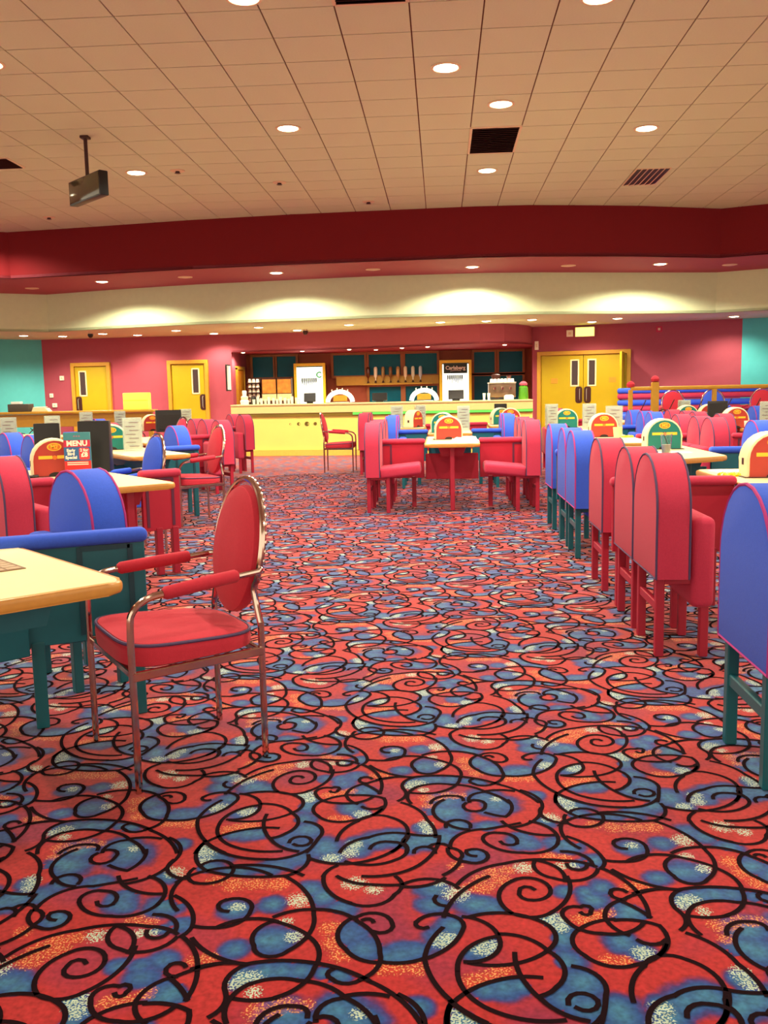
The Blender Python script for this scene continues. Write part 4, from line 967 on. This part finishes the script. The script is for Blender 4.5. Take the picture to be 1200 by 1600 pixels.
# ------------------------------------------------------------------ bar counter
BAR = [(-4.62, 20.02), (-3.6, 19.86), (-2.4, 19.74), (-1.2, 19.66), (.0, 19.63), (1.0, 19.68), (1.95, 19.85)]
def along(P, d, z0, z1, thick):
    def fn(bm):
        n = len(P)
        fr = [[bm.verts.new((p[0], p[1] + d, z)) for p in P] for z in (z0, z1)]
        bk = [[bm.verts.new((p[0], p[1] + d + thick, z)) for p in P] for z in (z0, z1)]
        for i in range(n - 1):
            bm.faces.new((fr[0][i], fr[0][i + 1], fr[1][i + 1], fr[1][i])); bm.faces.new((bk[0][i], bk[1][i], bk[1][i + 1], bk[0][i + 1]))
            bm.faces.new((fr[0][i], bk[0][i], bk[0][i + 1], fr[0][i + 1])); bm.faces.new((fr[1][i], fr[1][i + 1], bk[1][i + 1], bk[1][i]))
        for e in (0, n - 1): bm.faces.new((fr[0][e], fr[1][e], bk[1][e], bk[0][e]))
    return fn
t = thing('bar_counter', 'long curved yellow bar counter with cream top fascia', 'bar', (0, 0, 0))
M_barY = mat('bar_front_yellow', srgb(255, 244, 128), .5, var=.04, scale=3)
part('front_panel', 'bc1', M_barY, along(BAR, .04, .10, .86, .05), t)
part('plinth', 'bc2', mat('bar_plinth', srgb(232, 214, 96), .5), along(BAR, .0, 0, .13, .06), t)
part('fascia', 'bc3', mat('bar_fascia_cream', srgb(240, 228, 150), .35, var=.04), along(BAR, -.02, .93, 1.10, .09), t)
part('countertop', 'bc4', mat('bar_top_cream', srgb(236, 222, 160), .3, var=.04), along(BAR, -.05, 1.10, 1.125, .75), t)
part('olive_band', 'bc5', mat('bar_band_olive', srgb(132, 112, 34), .4, var=.3, scale=2), along(BAR, .0, .85, .93, .06), t)  # green-brown edge strip below the fascia, its own colour
G_ = [(-1.9, 19.68), (-1.2, 19.64), (0, 19.61), (1.0, 19.66), (1.95, 19.83)]
part('green_light_strip', 'bc6', mat('green_light_strip', (.10, .62, .08, 1), .4, emit=.55, var=.5, scale=1.5), along(G_, -.005, .875, .925, .01), t)
for i, r in enumerate((.022, .036, .05, .036, .022)):
    part('porthole', 'ph%.3f' % r, mat('porthole_olive', srgb(110, 96, 30), .4), lambda bm: a_lathe(bm, [(r * .6, .0), (r, -.004), (r, .03)], n=16, axis='y'), t, (-3.29 + i * .185, 19.87 - .02 * i, .69))
part('end_panel', 'bce', M_barY, lambda bm: a_box(bm, (.05, 1.0, .86), (-4.6, 20.55, .43)), t)

# back bar: windows, fridges, shelf
def bar_window(n, x0, x1, z0, z1):
    t = link('window_%d' % n, None, None, ((x0 + x1) / 2, 23.66, (z0 + z1) / 2)); t['kind'] = 'structure'
    w, h = x1 - x0, z1 - z0; k = 'w%.2f_%.2f' % (w, h)
    part('pane', k, M_window, lambda bm: a_box(bm, (w, .02, h)), t)
    part('window_frame', k + 'f', mat('window_frame_brown', srgb(150, 88, 44), .5), lambda bm: [a_box(bm, (w + .10, .07, .06), (0, -.02, s * (h / 2 + .03))) for s in (-1, 1)] + [a_box(bm, (.06, .07, h), (s * (w / 2 + .03), -.02, 0)) for s in (-1, 1)], t)
for i, (x0, x1) in enumerate([(-4.84, -4.31), (-4.21, -3.72), (-2.75, -1.95), (-1.84, -1.03), (-.91, -.10), (.84, 1.36), (1.47, 2.06)]):
    bar_window(i + 1, x0, x1, 1.78, 2.30)
for i, (x0, x1) in enumerate([(-1.84, -1.03), (-.91, -.10), (.84, 1.36), (1.47, 2.06)]):
    bar_window(i + 8, x0, x1, 1.05, 1.48 if i < 2 else 1.70)
t = thing('back_bar_shelf', 'golden wood shelf panel behind the bar carrying the bottles', 'shelf', (-1.35, 23.6, 0))
part('panel', 'bs1', M_wood, lambda bm: a_box(bm, (2.62, .05, .22), (-.02, .0, 1.64)), t)
part('shelf_board', 'bs2', M_wood, lambda bm: a_box(bm, (1.75, .2, .03), (.25, -.1, 1.54), .004, 1), t)
bot_cols = [srgb(90, 44, 20), srgb(236, 226, 196), srgb(150, 120, 70), srgb(120, 80, 40), srgb(190, 150, 90), srgb(230, 220, 180), srgb(214, 226, 200), srgb(190, 214, 220)]
for i in range(8):
    m = mat('bottle_glass_%d' % i, bot_cols[i], .15, var=.2, spec=.6)
    t = thing('spirit_bottle', 'upturned spirit bottle on the back bar shelf, %s from the left' % ['first', 'second', 'third', 'fourth', 'fifth', 'sixth', 'seventh', 'eighth'][i], 'bottle', (-1.85 + i * .19, 23.47, 1.58), 0, 'spirit bottles behind the bar')
    part('bottle_body', 'bb', m, lambda bm: a_lathe(bm, [(.014, .06), (.018, .12), (.045, .16), (.048, .36), (.03, .40)], n=12), t)
    part('optic', 'bo', M_brown, lambda bm: a_lathe(bm, [(.03, 0), (.03, .03), (.014, .04), (.014, .08)], n=10), t)
M_fr = mat('fridge_surround_yellow', srgb(236, 200, 40), .4)
def fridge(x0, x1, zt, label, sign=False):
    w = x1 - x0; c = (x0 + x1) / 2
    t = thing('drinks_fridge', label, 'fridge', (c, 23.15, 0))
    part('cabinet', 'frc', M_dark, lambda bm: a_box(bm, (w - .06, .42, zt - .04), (0, .23, zt / 2 - .02)), t)
    part('surround', 'frs', M_fr, lambda bm: [a_box(bm, (.07, .09, zt), (s * (w / 2 - .035), 0, zt / 2), .006, 1) for s in (-1, 1)] + [a_box(bm, (w, .09, .07), (0, .001, zt - .035), .006, 1)], t)
    part('lit_door', 'frd', mat('fridge_light', (.96, 1.0, .80, 1), .3, emit=1.9, var=.03), lambda bm: a_box(bm, (w - .15, .02, zt - .2), (0, -.01, zt / 2)), t)
    for i in range(8):
        part('bottle', 'frr%d' % (i % 3), mat('rack_silhouette', srgb(72, 78, 62), .4), lambda bm: a_lathe(bm, [(.020, .07), (.020, -.01), (.010, -.05), (.008, -.08 - .03 * (i % 3))], n=8), t, (-.19 + i * .05, -.035, 1.66))
    if sign:
        h = part('header', 'frh', mat('header_black_green', srgb(26, 36, 26), .4), lambda bm: a_box(bm, (w - .17, .02, .24), (0, -.026, zt - .24)), t)
        put_text('brand_lettering', 'Carlsberg', .125, M_white, h, (0, -.038, zt - .225), bold=.004)
        part('underline_swash', 'frw', M_white, lambda bm: a_tube(bm, smooth_path([(-.13, -.037, zt - .30), (0, -.037, zt - .285), (.14, -.037, zt - .295)], 4), .006, 6), h)
    else:
        put_text('door_mark', 'C', .2, mat('fridge_mark_green', srgb(10, 150, 60), .4, emit=.3), t, (w / 2 - .17, -.024, zt - .3), bold=.008)
fridge(-3.70, -2.90, 2.10, 'bright drinks fridge with yellow surround, left behind the bar')
fridge(-.02, .74, 2.13, 'bright drinks fridge with dark brand header, right behind the bar', True)

# things on the bar
CT = 1.126
def tap_font(x, y, label):
    t = thing('beer_font', label, 'beer tap', (x, y, CT), 0, 'white beer fonts')
    part('arch_body', 'bf', mat('font_white_lit', (1.0, .95, .86, 1), .3, emit=.9, var=.02), lambda bm: a_tube(bm, [(.27 * math.cos(R(180 - 180 * k / 14)), 0, .02 + .22 * math.sin(R(180 * k / 14))) for k in range(15)], .05, 10), t)
    part('drip_tray', 'bfd', M_steel, lambda bm: a_box(bm, (.4, .16, .02), (0, -.05, .012), .004, 1), t)
    part('badge', 'bfb', M_wood, lambda bm: a_box(bm, (.30, .02, .13), (0, .0, .10), .006, 1), t)
    for i in range(4): part('tap_handle', 'bft', M_white, lambda bm: a_tube(bm, [(0, -.03, 0), (0, -.04, .10)], .011, 8), t, (-.17 + i * .115, -.02, .22 if i in (1, 2) else .19))
tap_font(-2.2, 20.0, 'white arched beer font on the bar beside the left fridge')
tap_font(-.37, 19.9, 'white arched beer font on the bar beside the right fridge')
def till(x, y, w, h, label, rz=0):
    t = thing('till_screen', label, 'till', (x, y, CT), R(rz), 'black till screens on the bar')
    k = 'ti%.2f%.2f' % (w, h)
    part('foot', k + 'f', M_black, lambda bm: a_box(bm, (w * .5, .16, .03), (0, 0, .015), .004, 1), t)
    part('display', k, M_black, lambda bm: a_box(bm, (w, .05, h), (0, 0, .03 + h / 2), .006, 1, rot=Matrix.Rotation(R(-12), 4, 'X')), t)
till(-1.35, 20.2, .33, .17, 'black till screen in the middle of the bar')
till(-2.9, 20.25, .26, .2, 'black till screen before the left fridge')
till(.32, 20.1, .34, .2, 'black till screen before the right fridge')
rnd = random.Random(3)
for i in range(13):
    t = thing('tumbler', 'clear tumbler on the left end of the bar, %s from the left' % ['first', 'second', 'third', 'fourth', 'fifth', 'sixth', 'seventh', 'eighth', 'ninth', 'tenth', 'eleventh', 'twelfth', 'thirteenth'][i], 'glass', (-4.12 + i * .085 + rnd.uniform(-.01, .01), 20.05 + rnd.uniform(0, .12), CT), 0, 'tumblers on the bar')
    h = .11 + .05 * ((i * 5) % 3) / 2
    part('glass_body', 'tum%.3f' % h, mat('tumbler_glass', srgb(232, 230, 214), .1, var=.05, alpha=.8, spec=.6), lambda bm: a_lathe(bm, [(.026, 0), (.034, h), (.031, h), (.024, .006)], n=12), t)
    part('base', 'tumb', M_white, lambda bm: a_lathe(bm, [(.0255, .0005), (.0265, .012)], n=12), t)
t = thing('cup_rack', 'dark rack with shelves for the coffee cups left behind the bar', 'rack', (-4.66, 22.8, 0))
part('upright', 'cr1', M_brown, lambda bm: a_box(bm, (.32, .02, 1.75), (0, .12, .875)), t)
for k in range(5): part('rack_shelf', 'cr2', M_brown, lambda bm: a_box(bm, (.32, .24, .02), (0, 0, 0)), t, (0, 0, 1.15 + k * .12))
for k in range(5):
    for i in range(3):
        tp = thing('coffee_cup', '%s white upside-down coffee cup in the rack, row %s from the bottom' % (['left', 'middle', 'right'][i], ['first', 'second', 'third', 'fourth', 'fifth'][k]), 'cup', (-4.76 + i * .10, 22.78, 1.161 + k * .12), 0, 'coffee cups in the rack')
        part('cup_body', 'ccup', M_white, lambda bm: a_lathe(bm, [(.045, 0), (.044, .03), (.032, .085), (.02, .09)], n=12), tp)
for i, x in enumerate((-4.28, -3.90)):
    t = thing('coffee_dispenser', ['left coffee dispenser with picture front behind the bar', 'right coffee dispenser with picture front behind the bar'][i], 'coffee machine', (x, 22.9, 0))
    part('cabinet', 'cd1', M_brown, lambda bm: a_box(bm, (.36, .4, 1.74), (0, .1, .87), .008, 1), t)
    part('picture_panel', 'cd2', mat('coffee_picture', srgb(190, 120, 40), .4, var=.7, scale=9), lambda bm: a_box(bm, (.34, .01, .34), (0, -.106, 1.54)), t)
    part('button_panel', 'cd3', mat('button_panel_cream', srgb(226, 196, 140), .4, var=.4, scale=40), lambda bm: a_box(bm, (.36, .012, .16), (0, -.107, 1.27)), t)
t = thing('espresso_machine', 'large steel espresso machine on the right of the bar', 'coffee machine', (1.32, 20.3, CT))
M_esp = mat('espresso_steel_bronze', (.16, .10, .065, 1), .3, .6, var=.3, scale=12)
part('body', 'em1', M_esp, lambda bm: a_box(bm, (.58, .4, .30), (0, 0, .20), .015, 2), t)
part('top_tray', 'em2', M_steel, lambda bm: a_box(bm, (.60, .42, .03), (0, 0, .365), .006, 1), t)
part('drip_tray', 'em3', M_dark, lambda bm: a_box(bm, (.5, .3, .04), (0, -.05, .02), .004, 1), t)
for i in range(3): part('group_head', 'em4', M_chrome, lambda bm: a_lathe(bm, [(.03, 0), (.035, .05), (.02, .06)], n=10), t, (-.17 + i * .17, -.2, .22))
for i in range(7): part('stacked_cup', 'em5', M_white, lambda bm: a_lathe(bm, [(.038, 0), (.03, .07), (.015, .075)], n=10), t, (-.22 + i * .075, -.02, .38))
part('bean_hopper', 'em6', M_brown, lambda bm: a_lathe(bm, [(.05, .38), (.10, .50), (.10, .54), (.06, .56)], n=12), t, (-.12, .1, 0))
part('steam_jug', 'em7', M_chrome, lambda bm: a_lathe(bm, [(.05, .38), (.045, .48), (.052, .52)], n=12), t, (.16, .06, 0))
t = thing('green_syrup_dispenser', 'green drinks dispenser at the right end of the bar', 'dispenser', (1.78, 20.2, CT))
part('tank', 'gd1', mat('green_drink', srgb(70, 130, 30), .2, var=.2), lambda bm: a_lathe(bm, [(.10, 0), (.11, .04), (.10, .26), (.06, .30)], n=14), t)
part('lid', 'gd2', M_red, lambda bm: a_lathe(bm, [(.085, .30), (.09, .34), (.05, .38), (.01, .39)], n=14), t)
for x, lab in ((.92, 'left tall glass beside the espresso machine'), (1.02, 'right tall glass beside the espresso machine')):
    t = thing('milk_glass', lab, 'glass', (x, 19.95, CT))
    part('glass_body', 'mg', mat('milk_glass_white', srgb(240, 236, 214), .15, var=.03), lambda bm: a_lathe(bm, [(.03, 0), (.02, .02), (.034, .15), (.03, .15)], n=12), t)
    part('foot', 'mgf', M_white, lambda bm: a_lathe(bm, [(.032, 0.0005), (.033, .006), (.01, .012)], n=12), t)
t = thing('napkin_box', 'white napkin box before the espresso machine', 'box', (1.45, 19.95, CT))
part('box', 'nb', M_white, lambda bm: a_box(bm, (.2, .12, .09), (0, 0, .045), .01, 2), t)
part('napkins', 'nbn', M_paper, lambda bm: a_box(bm, (.15, .08, .02), (0, 0, .095), .004, 1), t)
t = thing('condiment_stack', 'white stacked cups and dispenser on the left end of the bar', 'dispenser', (-4.36, 20.25, CT))
part('base_tub', 'cs1', M_white, lambda bm: a_lathe(bm, [(.09, 0), (.10, .08), (.08, .10)], n=14), t)
part('middle_tub', 'cs2', M_cream2, lambda bm: a_lathe(bm, [(.075, .10), (.08, .17), (.06, .19)], n=14), t)
part('cup_sleeve', 'cs3', M_white, lambda bm: a_lathe(bm, [(.045, .19), (.05, .30), (.03, .31)], n=14), t)
t = thing('black_canister', 'black canister beside the white cup stack on the bar', 'canister', (-4.18, 20.35, CT))
part('body', 'bcn', M_black, lambda bm: a_lathe(bm, [(.06, 0), (.06, .15), (.05, .17)], n=14), t)
part('lid', 'bcl', M_brown, lambda bm: a_lathe(bm, [(.052, .17), (.052, .19), (.02, .2)], n=14), t)

# ------------------------------------------------------------------ balustrades and dais
def scroll(bm, x, w, z0, z1, s=1):
    pts = []
    for k in range(22):
        a = k * .5; r = .02 + .012 * k * .55
        pts.append((x + s * r * math.cos(a), 0, (z0 + z1) / 2 + r * math.sin(a)))
    a_tube(bm, pts, .009, 6)
    a_tube(bm, smooth_path([(x - s * w * .5, 0, z0), (x - s * w * .2, 0, z0 + .1), (x + s * w * .5, 0, z1)], 5), .009, 6)
t = thing('balustrade', 'golden wood balustrade with ledge in front of the left doors', 'balustrade', (-8.9, 18.4, 0), R(0))
part('top_ledge', 'bl1', M_wood, lambda bm: a_box(bm, (6.2, .34, .05), (0, 0, 1.06), .012, 2), t)
part('fascia_board', 'bl2', M_wood, lambda bm: a_box(bm, (6.1, .05, .26), (0, -.06, .90), .006, 1), t)
for i in range(7):
    part('post', 'bl3', M_wood, lambda bm: a_box(bm, (.09, .09, 1.03), (0, 0, .515), .008, 1), t, (-3.0 + i, -.03, 0))
    if i < 6: part('iron_scroll', 'bl4', M_brown, lambda bm: [scroll(bm, -.2, .5, .3, .75, 1), scroll(bm, .22, .5, .3, .75, -1)], t, (-2.5 + i, -.02, 0))
part('bottom_rail', 'bl5', M_wood, lambda bm: a_box(bm, (6.1, .06, .08), (0, -.03, .16), .006, 1), t)
LZ = 1.0851
t = thing('receipt_printer', 'dark grey printer with white paper on the left ledge', 'printer', (-8.62, 18.42, LZ))
part('casing', 'rp1', mat('printer_grey', srgb(72, 66, 56), .5), lambda bm: a_box(bm, (.44, .26, .16), (0, 0, .08), .012, 2), t)
part('paper', 'rp2', M_paper, lambda bm: a_box(bm, (.2, .12, .05), (-.08, 0, .184), .006, 1), t)
t = thing('paper_tray', 'cream paper tray beside the printer on the left ledge', 'tray', (-8.18, 18.42, LZ))
part('tray', 'pt1', M_cream2, lambda bm: a_prism(bm, [(-.18, 0), (.18, 0), (.12, .07), (-.14, .09)], -.1, .1, 'y', .006, 1), t)
part('sheets', 'pt2', M_paper, lambda bm: a_box(bm, (.2, .15, .012), (-.01, 0, .09), .002, 1), t)
t = thing('yellow_lightbox', 'bright yellow display box standing on the left ledge', 'display box', (-6.18, 18.42, LZ))
part('box', 'yl1', mat('lightbox_yellow', (1.0, .82, .06, 1), .3, emit=.75, var=.03), lambda bm: a_box(bm, (.52, .2, .34), (0, 0, .17), .012, 2), t)
part('divider', 'yl2', M_gold, lambda bm: a_box(bm, (.5, .006, .012), (0, -.103, .19)), t)
part('foot', 'yl3', M_wood, lambda bm: a_box(bm, (.54, .22, .012), (0, 0, .006)), t)

t = thing('balustrade', 'golden wood balustrade with ball finials in front of the right wall', 'balustrade', (3.43, 17.0, 0), R(-3))
part('handrail', 'br1', M_wood, lambda bm: a_box(bm, (6.4, .09, .07), (3.2, 0, 1.31), .02, 3), t)
part('bottom_rail', 'br2', M_wood, lambda bm: a_box(bm, (6.4, .06, .07), (3.2, 0, .42), .006, 1), t)
for i, x in enumerate((.0, .43, 1.47, 2.9, 4.3, 5.8)):
    p = part('post', 'br3%d' % (i == 1), M_wood, (lambda bm: a_box(bm, (.13, .13, 1.42), (0, 0, .71), .012, 1)) if i == 1 else (lambda bm: a_box(bm, (.075, .075, 1.29), (0, 0, .645), .008, 1)), t, (x, 0, 0))
    if i < 2: part('ball_finial', 'br4', M_chairred, lambda bm: a_lathe(bm, [(.03, 0), (.07, .02), (.075, .06), (.05, .10), (.01, .12)], n=14), p, (0, 0, 1.42 if i == 1 else 1.33))
for i in range(12):
    part('iron_scroll', 'br5', M_brown, lambda bm: [scroll(bm, -.1, .35, .5, 1.1, 1)], t, (.2 + i * .5, .01, 0))
t = thing('banquette', 'long blue and crimson striped banquette along the right wall', 'banquette', (3.9, 20.75, 0), R(-14))
for z, m in ((1.26, M_blue), (1.14, M_pink), (1.0, M_blue), (.86, M_pink), (.74, M_blue)):
    part('back_roll', 'bq%s' % m.name, m, lambda bm: a_box(bm, (6.4, .22, .125), (3.2, 0, 0), .05, 4), t, (0, 0, z))
part('base', 'bqb', M_redpanel, lambda bm: a_box(bm, (6.4, .2, .68), (3.2, .02, .34)), t)
part('seat_cushion', 'bqs', M_blue, lambda bm: a_box(bm, (6.4, .5, .14), (3.2, -.34, .68), .04, 3), t)
part('seat_base', 'bqsb', M_redpanel, lambda bm: a_box(bm, (6.4, .44, .61), (3.2, -.33, .305)), t)
dais = struct('floor_raised', one('floor_raised', MATS.get('dais') or mat('dais_carpet', srgb(150, 40, 56), .95, var=.5, scale=5), lambda bm: a_prism(bm, [(3.4, 17.06), (10, 16.7), (10, 19.2), (3.4, 21.2)], .0, .25), 0))
for x, y, rz, f, lab in ((4.55, 18.3, 175, M_chairred, 'red chrome armchair on the right dais, leftmost'), (5.3, 18.3, 170, M_blue, 'blue chrome armchair on the right dais, middle'), (6.05, 18.0, 150, M_chairred, 'red chrome armchair on the right dais behind the terminal'), (6.85, 17.9, 180, M_blue, 'blue chrome armchair on the right dais at the edge')):
    chrome_chair((x, y, .25), R(rz), f, lab)
